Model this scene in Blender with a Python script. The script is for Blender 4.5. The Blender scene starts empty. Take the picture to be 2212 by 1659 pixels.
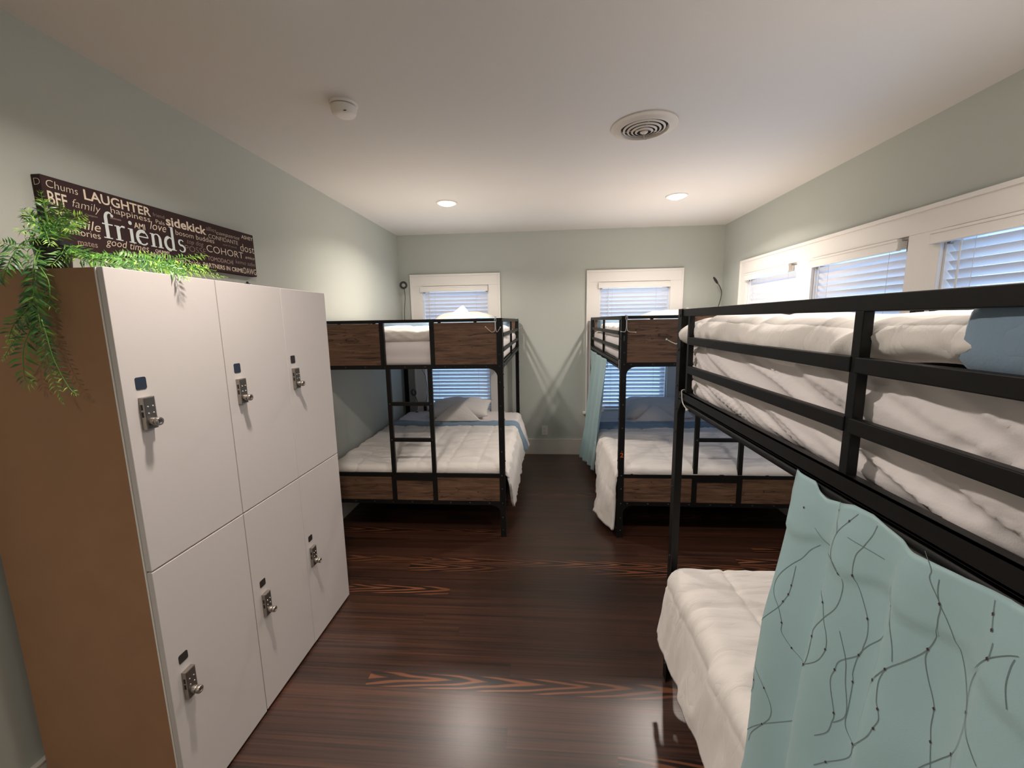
import bpy, math, random
import numpy as np
from mathutils import Vector, Matrix

random.seed(7)
S = bpy.context.scene
COL = S.collection

# ------------------------------------------------------------------ camera, world, exposure
cam_data = bpy.data.cameras.new('camera')
cam_data.sensor_fit = 'HORIZONTAL'
cam_data.sensor_width = 36.0
cam_data.lens = 14.528855714
cam_data.clip_start = 0.02
cam = bpy.data.objects.new('camera', cam_data)
COL.objects.link(cam)
cam.matrix_world = Matrix(((0.99702, 0.005318, 0.076963, 0.0),
                           (0.075253, 0.152629, -0.985414, 0.0),
                           (-0.016987, 0.988269, 0.151774, 1.69673),
                           (0, 0, 0, 1)))
S.camera = cam

world = bpy.data.worlds.new('evening_sky')
S.world = world
world.use_nodes = True
bg = world.node_tree.nodes['Background']
bg.inputs['Color'].default_value = (0.33, 0.58, 1.0, 1)
bg.inputs['Strength'].default_value = 2.7

S.view_settings.view_transform = 'Standard'
S.view_settings.look = 'None'
S.view_settings.gamma = 1.0
S.view_settings.use_curve_mapping = False
S.view_settings.exposure = 0.27
S.cycles.use_denoising = True
S.cycles.max_bounces = 10
S.cycles.diffuse_bounces = 6
S.cycles.transparent_max_bounces = 16
S.cycles.sample_clamp_indirect = 8.0

LAMP_COLOR = (1.0, 0.895, 0.81)
LAMPS = [(-0.852, 3.818, 19.5), (1.157, 3.885, 24.0), (-0.76, 1.29, 17.0), (1.157, 1.29, 12.0), (-0.80, -1.00, 14.0), (1.157, -1.00, 8.0)]

# room dimensions (metres)
XL, XR, YB, YF, ZC = -1.775, 2.085, 5.118, -2.30, 2.74

# ------------------------------------------------------------------ mesh helpers
LOC = {}


class MB:
    """collects polygons; build() links them as one mesh object"""

    def __init__(self):
        self.v, self.f, self.m, self.cur = [], [], [], 0

    def add(self, verts, faces):
        b = len(self.v)
        self.v += [tuple(map(float, p)) for p in verts]
        for f in faces:
            self.f.append([i + b for i in f])
            self.m.append(self.cur)

    def box(self, x0, x1, y0, y1, z0, z1):
        x0, x1 = min(x0, x1), max(x0, x1)
        y0, y1 = min(y0, y1), max(y0, y1)
        z0, z1 = min(z0, z1), max(z0, z1)
        v = [(x0, y0, z0), (x1, y0, z0), (x1, y1, z0), (x0, y1, z0), (x0, y0, z1), (x1, y0, z1), (x1, y1, z1), (x0, y1, z1)]
        self.add(v, [(3, 2, 1, 0), (4, 5, 6, 7), (0, 1, 5, 4), (1, 2, 6, 5), (2, 3, 7, 6), (3, 0, 4, 7)])

    def prism(self, poly, fn, d0, d1):
        """poly: 2-d points, fn(a, b, d) -> 3-d point"""
        n = len(poly)
        v = [fn(a, b, d0) for a, b in poly] + [fn(a, b, d1) for a, b in poly]
        self.add(v, [list(range(n))[::-1], [i + n for i in range(n)]] + [(i, (i + 1) % n, (i + 1) % n + n, i + n) for i in range(n)])

    def tube(self, pts, r, n=8, cap=True):
        P = [Vector(p) for p in pts]
        rs = r if isinstance(r, (list, tuple)) else [r] * len(P)
        up = None
        rings = []
        for i, p in enumerate(P):
            d = (P[min(i + 1, len(P) - 1)] - P[max(i - 1, 0)]).normalized()
            if up is None:
                up = Vector((0, 0, 1)) if abs(d.z) < 0.9 else Vector((1, 0, 0))
            a = d.cross(up)
            if a.length < 1e-5:
                a = d.orthogonal()
            a.normalize()
            b = a.cross(d)
            up = b
            rings.append([p + (a * math.cos(t * 2 * math.pi / n) + b * math.sin(t * 2 * math.pi / n)) * rs[i] for t in range(n)])
        v = [q for ring in rings for q in ring]
        f = []
        for i in range(len(P) - 1):
            for t in range(n):
                f.append((i * n + t, i * n + (t + 1) % n, (i + 1) * n + (t + 1) % n, (i + 1) * n + t))
        if cap:
            f.append(list(range(n))[::-1])
            f.append([(len(P) - 1) * n + t for t in range(n)])
        self.add(v, f)

    def lathe(self, prof, c, n=32, axis='z'):
        """prof: (radius, height) pairs along axis through c"""
        v, f = [], []
        for r, h in prof:
            for t in range(n):
                a = 2 * math.pi * t / n
                q = (r * math.cos(a), r * math.sin(a), h)
                if axis == 'x':
                    q = (h, q[0], q[1])
                elif axis == 'y':
                    q = (q[0], h, q[1])
                v.append((c[0] + q[0], c[1] + q[1], c[2] + q[2]))
        for i in range(len(prof) - 1):
            for t in range(n):
                f.append((i * n + t, i * n + (t + 1) % n, (i + 1) * n + (t + 1) % n, (i + 1) * n + t))
        self.add(v, f)

    def grid(self, P, close_u=False):
        nu, nv = P.shape[0], P.shape[1]
        f = []
        for i in range(nu if close_u else nu - 1):
            for j in range(nv - 1):
                a, b = i, (i + 1) % nu
                f.append((a * nv + j, b * nv + j, b * nv + j + 1, a * nv + j + 1))
        self.add(P.reshape(-1, 3).tolist(), f)

    def build(self, name, mats, parent=None, smooth=None, bevel=0.0, solid=0.0, solid_off=-1.0, subsurf=0):
        if not isinstance(mats, (list, tuple)):
            mats = [mats]
        if parent is not None:
            o = LOC[parent.name]
        else:
            a = np.array(self.v)
            o = ((a[:, 0].min() + a[:, 0].max()) / 2, (a[:, 1].min() + a[:, 1].max()) / 2, a[:, 2].min())
        me = bpy.data.meshes.new(name)
        me.from_pydata([(x - o[0], y - o[1], z - o[2]) for x, y, z in self.v], [], self.f)
        for m in mats:
            me.materials.append(m)
        me.polygons.foreach_set('material_index', self.m)
        if smooth is not None:
            me.polygons.foreach_set('use_smooth', [True] * len(me.polygons))
            if smooth < 179:
                me.set_sharp_from_angle(angle=math.radians(smooth))
        me.update()
        ob = bpy.data.objects.new(name, me)
        COL.objects.link(ob)
        if parent is None:
            ob.location = o
        else:
            ob.parent = parent
        LOC[ob.name] = o
        if bevel:
            md = ob.modifiers.new('bevel', 'BEVEL')
            md.width = bevel
            md.segments = 2
            md.limit_method = 'ANGLE'
            md.angle_limit = math.radians(50)
        if solid:
            md = ob.modifiers.new('solid', 'SOLIDIFY')
            md.thickness = solid
            md.offset = solid_off
        if subsurf:
            md = ob.modifiers.new('subsurf', 'SUBSURF')
            md.levels = md.render_levels = subsurf
        return ob


def tag(o, label=None, cat=None, group=None, kind=None):
    if label:
        o['label'] = label
    if cat:
        o['category'] = cat
    if group:
        o['group'] = group
    if kind:
        o['kind'] = kind
    return o


def thing(name, label, cat, loc, group=None):
    o = bpy.data.objects.new(name, None)
    o.empty_display_size = 0.05
    COL.objects.link(o)
    o.location = loc
    LOC[o.name] = tuple(loc)
    return tag(o, label, cat, group)


def struct(mb, name, mats, parent=None, **kw):
    o = mb.build(name, mats, parent, **kw)
    if parent is None:
        o['kind'] = 'structure'
    return o


# ------------------------------------------------------------------ numpy cloth helpers
def vnoise(x, y, seed=0):
    """smooth 2-d value noise, about -1..1"""
    x = np.asarray(x, float) + seed * 17.31
    y = np.asarray(y, float) + seed * 9.17
    xi, yi = np.floor(x).astype(int), np.floor(y).astype(int)
    fx, fy = x - xi, y - yi
    fx, fy = fx * fx * fx * (fx * (fx * 6 - 15) + 10), fy * fy * fy * (fy * (fy * 6 - 15) + 10)

    def h(a, b):
        n = np.sin(a * 127.1 + b * 311.7 + seed * 74.7) * 43758.5453
        return (n - np.floor(n)) * 2 - 1
    return (h(xi, yi) * (1 - fx) + h(xi + 1, yi) * fx) * (1 - fy) + (h(xi, yi + 1) * (1 - fx) + h(xi + 1, yi + 1) * fx) * fy


def fnoise(x, y, seed=0, oct=3):
    t, a, f = 0, 1.0, 1.0
    for i in range(oct):
        t = t + a * vnoise(x * f, y * f, seed + i)
        a *= 0.5
        f *= 2.05
    return t / 1.6


def ridge(x, y, seed=0):
    return 1 - np.abs(vnoise(x, y, seed)) * 2


def normals(P):
    du = np.gradient(P, axis=0)
    dv = np.gradient(P, axis=1)
    n = np.cross(du, dv)
    return n / (np.linalg.norm(n, axis=2, keepdims=True) + 1e-9)


def sstep(a, b, x):
    t = np.clip((x - a) / (b - a), 0, 1)
    return t * t * (3 - 2 * t)


def rounded_box(x0, x1, y0, y1, z0, z1, r, step, disp):
    """closed rounded box as faces of a subdivided cube; disp(P, N) -> displaced P"""
    def axis(a, b):
        n = max(2, int(round((b - a) / step)))
        return np.linspace(a, b, n + 1)
    X, Y, Z = axis(x0, x1), axis(y0, y1), axis(z0, z1)
    idx, V, F = {}, [], []

    def vid(i, j, k):
        key = (i, j, k)
        if key not in idx:
            idx[key] = len(V)
            V.append((X[i], Y[j], Z[k]))
        return idx[key]
    nx, ny, nz = len(X) - 1, len(Y) - 1, len(Z) - 1
    for i in range(nx):
        for j in range(ny):
            F.append((vid(i, j, nz), vid(i + 1, j, nz), vid(i + 1, j + 1, nz), vid(i, j + 1, nz)))
            F.append((vid(i, j + 1, 0), vid(i + 1, j + 1, 0), vid(i + 1, j, 0), vid(i, j, 0)))
    for i in range(nx):
        for k in range(nz):
            F.append((vid(i, 0, k), vid(i + 1, 0, k), vid(i + 1, 0, k + 1), vid(i, 0, k + 1)))
            F.append((vid(i, ny, k + 1), vid(i + 1, ny, k + 1), vid(i + 1, ny, k), vid(i, ny, k)))
    for j in range(ny):
        for k in range(nz):
            F.append((vid(0, j, k + 1), vid(0, j + 1, k + 1), vid(0, j + 1, k), vid(0, j, k)))
            F.append((vid(nx, j, k), vid(nx, j + 1, k), vid(nx, j + 1, k + 1), vid(nx, j, k + 1)))
    P = np.array(V)
    lo, hi = np.array([x0 + r, y0 + r, z0 + r]), np.array([x1 - r, y1 - r, z1 - r])
    mid = (lo + hi) / 2
    lo, hi = np.minimum(lo, mid), np.maximum(hi, mid)
    Q = np.clip(P, lo, hi)
    D = P - Q
    L = np.linalg.norm(D, axis=1, keepdims=True)
    N = D / np.maximum(L, 1e-9)
    P = Q + N * r
    return disp(P, N), F


# ------------------------------------------------------------------ materials
MAT = {}


def nmat(name):
    m = bpy.data.materials.new(name)
    m.use_nodes = True
    nt = m.node_tree
    return m, nt, nt.nodes['Principled BSDF']


def node(nt, typ, **kw):
    n = nt.nodes.new(typ)
    for k, v in kw.items():
        setattr(n, k, v)
    return n


def math_n(nt, op, a, b=None, c=None):
    n = nt.nodes.new('ShaderNodeMath')
    n.operation = op
    for i, q in enumerate((a, b, c)):
        if q is None:
            continue
        if isinstance(q, (int, float)):
            n.inputs[i].default_value = q
        else:
            nt.links.new(q, n.inputs[i])
    return n.outputs[0]


def simple(name, col, rough=0.6, metal=0.0, spec=0.5, noise=0.0, nscale=40.0, bump=0.0, bscale=200.0, sheen=0.0, bstretch=(1, 1, 1)):
    m, nt, p = nmat(name)
    p.inputs['Base Color'].default_value = (*col, 1)
    p.inputs['Roughness'].default_value = rough
    p.inputs['Metallic'].default_value = metal
    p.inputs['Specular IOR Level'].default_value = spec
    if sheen:
        p.inputs['Sheen Weight'].default_value = sheen
    tc = node(nt, 'ShaderNodeTexCoord')
    if noise:
        nz = node(nt, 'ShaderNodeTexNoise')
        nz.inputs['Scale'].default_value = nscale
        nz.inputs['Detail'].default_value = 4
        nt.links.new(tc.outputs['Object'], nz.inputs['Vector'])
        mx = node(nt, 'ShaderNodeMix', data_type='RGBA')
        mx.inputs['A'].default_value = (*[c * (1 - noise) for c in col], 1)
        mx.inputs['B'].default_value = (*[min(1, c * (1 + noise)) for c in col], 1)
        nt.links.new(nz.outputs['Fac'], mx.inputs['Factor'])
        nt.links.new(mx.outputs['Result'], p.inputs['Base Color'])
    if bump:
        mp = node(nt, 'ShaderNodeMapping')
        mp.inputs['Scale'].default_value = bstretch
        nt.links.new(tc.outputs['Object'], mp.inputs['Vector'])
        b = node(nt, 'ShaderNodeTexNoise')
        b.inputs['Scale'].default_value = bscale
        b.inputs['Detail'].default_value = 3
        nt.links.new(mp.outputs['Vector'], b.inputs['Vector'])
        bp = node(nt, 'ShaderNodeBump')
        bp.inputs['Strength'].default_value = bump
        bp.inputs['Distance'].default_value = 0.003
        nt.links.new(b.outputs['Fac'], bp.inputs['Height'])
        nt.links.new(bp.outputs['Normal'], p.inputs['Normal'])
    MAT[name] = m
    return m


WALL = simple('sage_wall_paint', (0.495, 0.52, 0.475), 0.75, spec=0.3, bump=0.08, bscale=90)
CEIL = simple('ceiling_paint', (0.70, 0.675, 0.64), 0.85, spec=0.2, bump=0.10, bscale=120)
TRIM = simple('white_trim_paint', (0.83, 0.80, 0.76), 0.42)
BASEB = simple('baseboard_paint', (0.72, 0.68, 0.62), 0.5)
BLACK = simple('black_metal', (0.007, 0.0068, 0.0068), 0.48, spec=0.3, noise=0.15, nscale=60)
BOLT = simple('bolt_metal', (0.045, 0.042, 0.04), 0.35, metal=0.5)
LINEN = simple('white_linen', (0.84, 0.80, 0.755), 0.85, spec=0.15, sheen=0.15, bump=0.14, bscale=240)
SHEET = simple('white_sheet', (0.83, 0.78, 0.77), 0.85, spec=0.15, sheen=0.1, bump=0.12, bscale=320)
BLUE = simple('blue_fabric', (0.235, 0.335, 0.44), 0.85, spec=0.15, sheen=0.2, bump=0.14, bscale=240)
TEAL = simple('teal_satin', (0.355, 0.525, 0.55), 0.42, spec=0.35, sheen=0.25, bump=0.06, bscale=500)
VINE = simple('vine_print', (0.15, 0.19, 0.20), 0.6)
VBUD = simple('vine_bud', (0.06, 0.035, 0.04), 0.6)
LOCKER = simple('locker_white', (0.61, 0.565, 0.54), 0.42, spec=0.4, bump=0.05, bscale=260, bstretch=(1, 1, 0.15))
LOCKIN = simple('locker_edge_band', (0.62, 0.57, 0.55), 0.5)
BROWN = simple('brown_fibreboard', (0.37, 0.208, 0.115), 0.72, spec=0.2, noise=0.10, nscale=9)
STEEL = simple('satin_nickel', (0.36, 0.325, 0.29), 0.36, metal=0.9)
DSTEEL = simple('dark_nickel', (0.17, 0.152, 0.135), 0.38, metal=0.8)
BTN = simple('button_steel', (0.9, 0.88, 0.84), 0.2, metal=0.6)
SLOT = simple('dark_slot', (0.012, 0.012, 0.012), 0.6)
STICK = simple('dark_sticker', (0.030, 0.026, 0.026), 0.35)
STICKB = simple('navy_sticker', (0.025, 0.035, 0.055), 0.3)
CANVAS = simple('canvas_brown', (0.046, 0.026, 0.026), 0.8, spec=0.2, bump=0.15, bscale=500)
CREAM = simple('cream_lettering', (0.82, 0.72, 0.57), 0.7)
ICE = simple('pale_blue_lettering', (0.72, 0.80, 0.80), 0.7)
DULL = simple('dull_lettering', (0.38, 0.29, 0.245), 0.7)
LEAF = simple('leaf_green', (0.11, 0.29, 0.045), 0.40, spec=0.5)
LEAFD = simple('leaf_dark_green', (0.05, 0.16, 0.042), 0.36, spec=0.55)
LEAFL = simple('leaf_light_green', (0.32, 0.56, 0.09), 0.42, spec=0.45)
STEM = simple('stem_brown', (0.06, 0.06, 0.025), 0.6)
POT = simple('pot_black', (0.010, 0.010, 0.011), 0.5)
SOIL = simple('soil', (0.02, 0.014, 0.01), 0.9)
PLASTIC = simple('white_plastic', (0.78, 0.74, 0.68), 0.4)
VENTM = simple('vent_enamel', (0.66, 0.60, 0.52), 0.45)
DARK = simple('duct_shade_black', (0.008, 0.007, 0.007), 0.8)
BPLAST = simple('black_plastic', (0.014, 0.013, 0.013), 0.45)
WIRE = simple('white_wire', (0.80, 0.77, 0.72), 0.35)
CORD = simple('white_cord', (0.70, 0.68, 0.62), 0.7)
GREEN = simple('green_paint', (0.055, 0.085, 0.055), 0.6)
ORANGE = simple('orange_paint', (0.55, 0.11, 0.025), 0.6)
BRACK = simple('bracket_metal', (0.30, 0.24, 0.19), 0.4, metal=0.4)
BASEM = simple('bed_slats', (0.02, 0.019, 0.018), 0.6)


def crumple(m, scale, strength, dist, stretch=(1, 1, 1)):
    """adds soft crease lines to a cloth material, on top of its weave bump"""
    nt = m.node_tree
    p = nt.nodes['Principled BSDF']
    weave = next(n for n in nt.nodes if n.type == 'BUMP')
    tc = next(n for n in nt.nodes if n.type == 'TEX_COORD')
    mp = node(nt, 'ShaderNodeMapping')
    mp.inputs['Scale'].default_value = stretch
    nt.links.new(tc.outputs['Object'], mp.inputs['Vector'])
    n1 = node(nt, 'ShaderNodeTexNoise')
    n1.inputs['Scale'].default_value = scale
    n1.inputs['Detail'].default_value = 2.5
    n1.inputs['Distortion'].default_value = 1.1
    nt.links.new(mp.outputs['Vector'], n1.inputs['Vector'])
    k = math_n(nt, 'ABSOLUTE', math_n(nt, 'SUBTRACT', n1.outputs['Fac'], 0.5))
    k = math_n(nt, 'POWER', math_n(nt, 'MULTIPLY', k, 3.0), 0.65)
    b = node(nt, 'ShaderNodeBump')
    b.inputs['Strength'].default_value = strength
    b.inputs['Distance'].default_value = dist
    nt.links.new(k, b.inputs['Height'])
    nt.links.new(weave.outputs['Normal'], b.inputs['Normal'])
    nt.links.new(b.outputs['Normal'], p.inputs['Normal'])


crumple(LINEN, 3.6, 0.34, 0.009, (0.7, 3.0, 1.0))
crumple(BLUE, 4.0, 0.25, 0.008)

def wood_panel_mat():
    m, nt, p = nmat('barnwood_panel')
    tc = node(nt, 'ShaderNodeTexCoord')
    mp = node(nt, 'ShaderNodeMapping')
    mp.inputs['Scale'].default_value = (1.3, 1.3, 17)
    nt.links.new(tc.outputs['Object'], mp.inputs['Vector'])
    n1 = node(nt, 'ShaderNodeTexNoise')
    n1.inputs['Scale'].default_value = 2.7
    n1.inputs['Detail'].default_value = 8
    n1.inputs['Roughness'].default_value = 0.65
    n1.inputs['Distortion'].default_value = 0.6
    nt.links.new(mp.outputs['Vector'], n1.inputs['Vector'])
    r = node(nt, 'ShaderNodeValToRGB')
    e = r.color_ramp.elements
    e[0].position, e[0].color = 0.30, (0.020, 0.010, 0.006, 1)
    e[1].position, e[1].color = 0.70, (0.23, 0.130, 0.078, 1)
    a = r.color_ramp.elements.new(0.40)
    a.color = (0.095, 0.050, 0.029, 1)
    a = r.color_ramp.elements.new(0.55)
    a.color = (0.165, 0.088, 0.050, 1)
    nt.links.new(n1.outputs['Fac'], r.inputs['Fac'])
    # cracks: long thin dark lines
    mp2 = node(nt, 'ShaderNodeMapping')
    mp2.inputs['Scale'].default_value = (1.7, 1.7, 21)
    nt.links.new(tc.outputs['Object'], mp2.inputs['Vector'])
    n2 = node(nt, 'ShaderNodeTexNoise')
    n2.inputs['Scale'].default_value = 1.4
    n2.inputs['Detail'].default_value = 2
    n2.inputs['Distortion'].default_value = 0.9
    nt.links.new(mp2.outputs['Vector'], n2.inputs['Vector'])
    d = math_n(nt, 'ABSOLUTE', math_n(nt, 'SUBTRACT', n2.outputs['Fac'], 0.60))
    k = math_n(nt, 'SMOOTH_MIN', math_n(nt, 'DIVIDE', d, 0.016), 1.0, 0.3)
    mx = node(nt, 'ShaderNodeMix', data_type='RGBA')
    mx.inputs['A'].default_value = (0.012, 0.006, 0.004, 1)
    nt.links.new(r.outputs['Color'], mx.inputs['B'])
    nt.links.new(k, mx.inputs['Factor'])
    nt.links.new(mx.outputs['Result'], p.inputs['Base Color'])
    p.inputs['Roughness'].default_value = 0.6
    bp = node(nt, 'ShaderNodeBump')
    bp.inputs['Strength'].default_value = 0.3
    bp.inputs['Distance'].default_value = 0.002
    nt.links.new(k, bp.inputs['Height'])
    nt.links.new(bp.outputs['Normal'], p.inputs['Normal'])
    return m


WOOD = wood_panel_mat()


def floor_mat():
    m, nt, p = nmat('heart_pine_floor')
    tc = node(nt, 'ShaderNodeTexCoord')
    sp = node(nt, 'ShaderNodeSeparateXYZ')
    nt.links.new(tc.outputs['Object'], sp.inputs[0])
    X, Y = sp.outputs['X'], sp.outputs['Y']
    W = 0.083
    yb = math_n(nt, 'DIVIDE', Y, W)
    row = math_n(nt, 'FLOOR', yb)
    fy = math_n(nt, 'FRACT', yb)
    wn = node(nt, 'ShaderNodeTexWhiteNoise', noise_dimensions='1D')
    nt.links.new(math_n(nt, 'ADD', row, 0.37), wn.inputs['W'])
    rnd = wn.outputs['Value']
    # butt joints: boards about 2.6 m long
    bx = math_n(nt, 'ADD', math_n(nt, 'DIVIDE', X, 2.6), math_n(nt, 'MULTIPLY', rnd, 7.3))
    colid = math_n(nt, 'FLOOR', bx)
    wn2 = node(nt, 'ShaderNodeTexWhiteNoise', noise_dimensions='2D')
    cb = node(nt, 'ShaderNodeCombineXYZ')
    nt.links.new(row, cb.inputs[0])
    nt.links.new(colid, cb.inputs[1])
    nt.links.new(cb.outputs[0], wn2.inputs['Vector'])
    rb = wn2.outputs['Value']
    rc = node(nt, 'ShaderNodeSeparateColor')
    nt.links.new(wn2.outputs['Color'], rc.inputs[0])
    rb2 = rc.outputs[1]

    def vec(sx, sy, off):
        c = node(nt, 'ShaderNodeCombineXYZ')
        nt.links.new(math_n(nt, 'ADD', math_n(nt, 'MULTIPLY', X, sx), math_n(nt, 'MULTIPLY', rb, 91.0)), c.inputs[0])
        nt.links.new(math_n(nt, 'MULTIPLY', Y, sy), c.inputs[1])
        nt.links.new(math_n(nt, 'ADD', math_n(nt, 'MULTIPLY', rb, 43.0), off), c.inputs[2])
        return c.outputs[0]

    def noise(v, scale, detail, dist=0.0):
        n = node(nt, 'ShaderNodeTexNoise')
        n.inputs['Scale'].default_value = scale
        n.inputs['Detail'].default_value = detail
        n.inputs['Distortion'].default_value = dist
        nt.links.new(v, n.inputs['Vector'])
        return n.outputs['Fac']
    # cathedral figure: rings around a bulging line along the board
    low = noise(vec(1.7, 9.0, 0.0), 1.0, 2.0, 0.2)
    edge = math_n(nt, 'ABSOLUTE', math_n(nt, 'SUBTRACT', fy, math_n(nt, 'ADD', 0.35, math_n(nt, 'MULTIPLY', rb2, 0.3))))
    phase = math_n(nt, 'ADD', math_n(nt, 'MULTIPLY', low, 15.0), math_n(nt, 'MULTIPLY', math_n(nt, 'POWER', edge, 1.25), 22.0))
    phase = math_n(nt, 'ADD', phase, math_n(nt, 'MULTIPLY', X, 27.0))
    cath = math_n(nt, 'ADD', math_n(nt, 'MULTIPLY', math_n(nt, 'SINE', phase), 0.5), 0.5)
    cath = math_n(nt, 'POWER', cath, 1.6)
    # straight fine grain
    fine = noise(vec(1.1, 150.0, 3.0), 1.0, 5.0, 0.15)
    fine2 = noise(vec(2.6, 260.0, 8.0), 1.0, 3.0)
    wv = noise(vec(0.9, 26.0, 5.0), 1.0, 3.0, 0.4)
    strong = math_n(nt, 'GREATER_THAN', rb2, 0.72)
    rs = node(nt, 'ShaderNodeValToRGB')
    e = rs.color_ramp.elements
    e[0].position, e[0].color = 0.36, (0.015, 0.0066, 0.0042, 1)
    e[1].position, e[1].color = 0.66, (0.080, 0.029, 0.014, 1)
    nt.links.new(math_n(nt, 'ADD', math_n(nt, 'MULTIPLY', fine, 0.62), math_n(nt, 'MULTIPLY', wv, 0.38)), rs.inputs['Fac'])
    rcath = node(nt, 'ShaderNodeValToRGB')
    e = rcath.color_ramp.elements
    e[0].position, e[0].color = 0.22, (0.010, 0.0045, 0.003, 1)
    e[1].position, e[1].color = 0.80, (0.21, 0.074, 0.030, 1)
    nt.links.new(cath, rcath.inputs['Fac'])
    mx = node(nt, 'ShaderNodeMix', data_type='RGBA')
    # the figure sits in part of a board's length only
    part = noise(vec(0.75, 0.0, 12.0), 1.0, 1.0)
    pm = node(nt, 'ShaderNodeMapRange')
    pm.inputs['From Min'].default_value = 0.36
    pm.inputs['From Max'].default_value = 0.52
    nt.links.new(part, pm.inputs['Value'])
    nt.links.new(math_n(nt, 'MULTIPLY', strong, math_n(nt, 'MULTIPLY', pm.outputs[0], 0.95)), mx.inputs['Factor'])
    nt.links.new(rs.outputs['Color'], mx.inputs['A'])
    nt.links.new(rcath.outputs['Color'], mx.inputs['B'])
    # board to board value and fine pores
    hv = node(nt, 'ShaderNodeHueSaturation')
    nt.links.new(mx.outputs['Result'], hv.inputs['Color'])
    nt.links.new(math_n(nt, 'ADD', 0.62, math_n(nt, 'ADD', math_n(nt, 'MULTIPLY', rb, 0.55), math_n(nt, 'MULTIPLY', fine2, 0.30))), hv.inputs['Value'])
    # joints
    j1 = math_n(nt, 'LESS_THAN', math_n(nt, 'MINIMUM', fy, math_n(nt, 'SUBTRACT', 1.0, fy)), 0.011)
    fx = math_n(nt, 'FRACT', bx)
    j2 = math_n(nt, 'LESS_THAN', fx, 0.0007)
    jj = math_n(nt, 'MAXIMUM', j1, j2)
    mj = node(nt, 'ShaderNodeMix', data_type='RGBA')
    nt.links.new(math_n(nt, 'MULTIPLY', jj, 0.75), mj.inputs['Factor'])
    nt.links.new(hv.outputs['Color'], mj.inputs['A'])
    mj.inputs['B'].default_value = (0.004, 0.002, 0.0015, 1)
    nt.links.new(mj.outputs['Result'], p.inputs['Base Color'])
    p.inputs['Specular IOR Level'].default_value = 0.4
    p.inputs['Coat Weight'].default_value = 0.6
    p.inputs['Coat Roughness'].default_value = 0.28
    rr = math_n(nt, 'ADD', 0.40, math_n(nt, 'MULTIPLY', fine, 0.14))
    nt.links.new(rr, p.inputs['Roughness'])
    bp = node(nt, 'ShaderNodeBump')
    bp.inputs['Strength'].default_value = 0.25
    bp.inputs['Distance'].default_value = 0.0015
    nt.links.new(math_n(nt, 'SUBTRACT', fine, jj), bp.inputs['Height'])
    nt.links.new(bp.outputs['Normal'], p.inputs['Normal'])
    return m


FLOOR = floor_mat()


def emit_mat(name, col, s):
    m, nt, p = nmat(name)
    p.inputs['Base Color'].default_value = (0.9, 0.88, 0.85, 1)
    p.inputs['Emission Color'].default_value = (*col, 1)
    p.inputs['Emission Strength'].default_value = s
    return m


LENS = emit_mat('lit_lens', (1.0, 0.88, 0.70), 14.0)


def glass_mat():
    m = bpy.data.materials.new('window_glass')
    m.use_nodes = True
    nt = m.node_tree
    nt.nodes.clear()
    o = node(nt, 'ShaderNodeOutputMaterial')
    mx = node(nt, 'ShaderNodeMixShader')
    mx.inputs[0].default_value = 0.06
    t = node(nt, 'ShaderNodeBsdfTransparent')
    g = node(nt, 'ShaderNodeBsdfGlossy')
    g.inputs['Roughness'].default_value = 0.02
    nt.links.new(t.outputs[0], mx.inputs[1])
    nt.links.new(g.outputs[0], mx.inputs[2])
    nt.links.new(mx.outputs[0], o.inputs[0])
    return m


GLASS = glass_mat()


def slat_mat():
    m = bpy.data.materials.new('blind_slat')
    m.use_nodes = True
    nt = m.node_tree
    nt.nodes.clear()
    o = node(nt, 'ShaderNodeOutputMaterial')
    mx = node(nt, 'ShaderNodeMixShader')
    mx.inputs[0].default_value = 0.05
    p = node(nt, 'ShaderNodeBsdfPrincipled')
    p.inputs['Base Color'].default_value = (0.90, 0.88, 0.88, 1)
    p.inputs['Roughness'].default_value = 0.35
    t = node(nt, 'ShaderNodeBsdfTranslucent')
    t.inputs['Color'].default_value = (0.75, 0.78, 0.85, 1)
    nt.links.new(p.outputs[0], mx.inputs[1])
    nt.links.new(t.outputs[0], mx.inputs[2])
    nt.links.new(mx.outputs[0], o.inputs[0])
    return m


SLAT = slat_mat()

# ------------------------------------------------------------------ setting
def wall_boxes(mb, fn, a0, a1, z0, z1, openings):
    """fn(mb, a0, a1, z0, z1) adds a piece; openings: (a0, a1, z0, z1)"""
    cur = a0
    for o in sorted(openings):
        fn(mb, cur, o[0], z0, z1)
        fn(mb, o[0], o[1], z0, o[2])
        fn(mb, o[0], o[1], o[3], z1)
        cur = o[1]
    fn(mb, cur, a1, z0, z1)


T = 0.12
BACK_WIN = [(-1.489, -0.668), (0.666, 1.488)]
SIDE_WIN = [(1.55, 2.40), (2.60, 3.45), (3.645, 4.49)]
WZ0, WZ1 = 0.56, 2.13

mb = MB(); mb.box(XL - T, XR + T, YF - T, YB + T, -0.10, 0.0); struct(mb, 'floor', FLOOR)
mb = MB(); mb.box(XL - T, XR + T, YF - T, YB + T, ZC, ZC + 0.10); struct(mb, 'ceiling', CEIL)
mb = MB(); mb.box(XL - T, XL, YF - T, YB + T, 0, ZC); struct(mb, 'wall_left', WALL)
mb = MB(); mb.box(XL, XR, YF - T, YF, 0, ZC); struct(mb, 'wall_front', WALL)
mb = MB()
wall_boxes(mb, lambda m, a, b, c, d: m.box(a, b, YB, YB + T, c, d), XL, XR, 0, ZC, [(a, b, WZ0, WZ1) for a, b in BACK_WIN])
struct(mb, 'wall_back', WALL)
mb = MB()
wall_boxes(mb, lambda m, a, b, c, d: m.box(XR, XR + T, a, b, c, d), YF - T, YB + T, 0, ZC, [(a, b, WZ0, WZ1) for a, b in SIDE_WIN])
struct(mb, 'wall_right', WALL)

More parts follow.
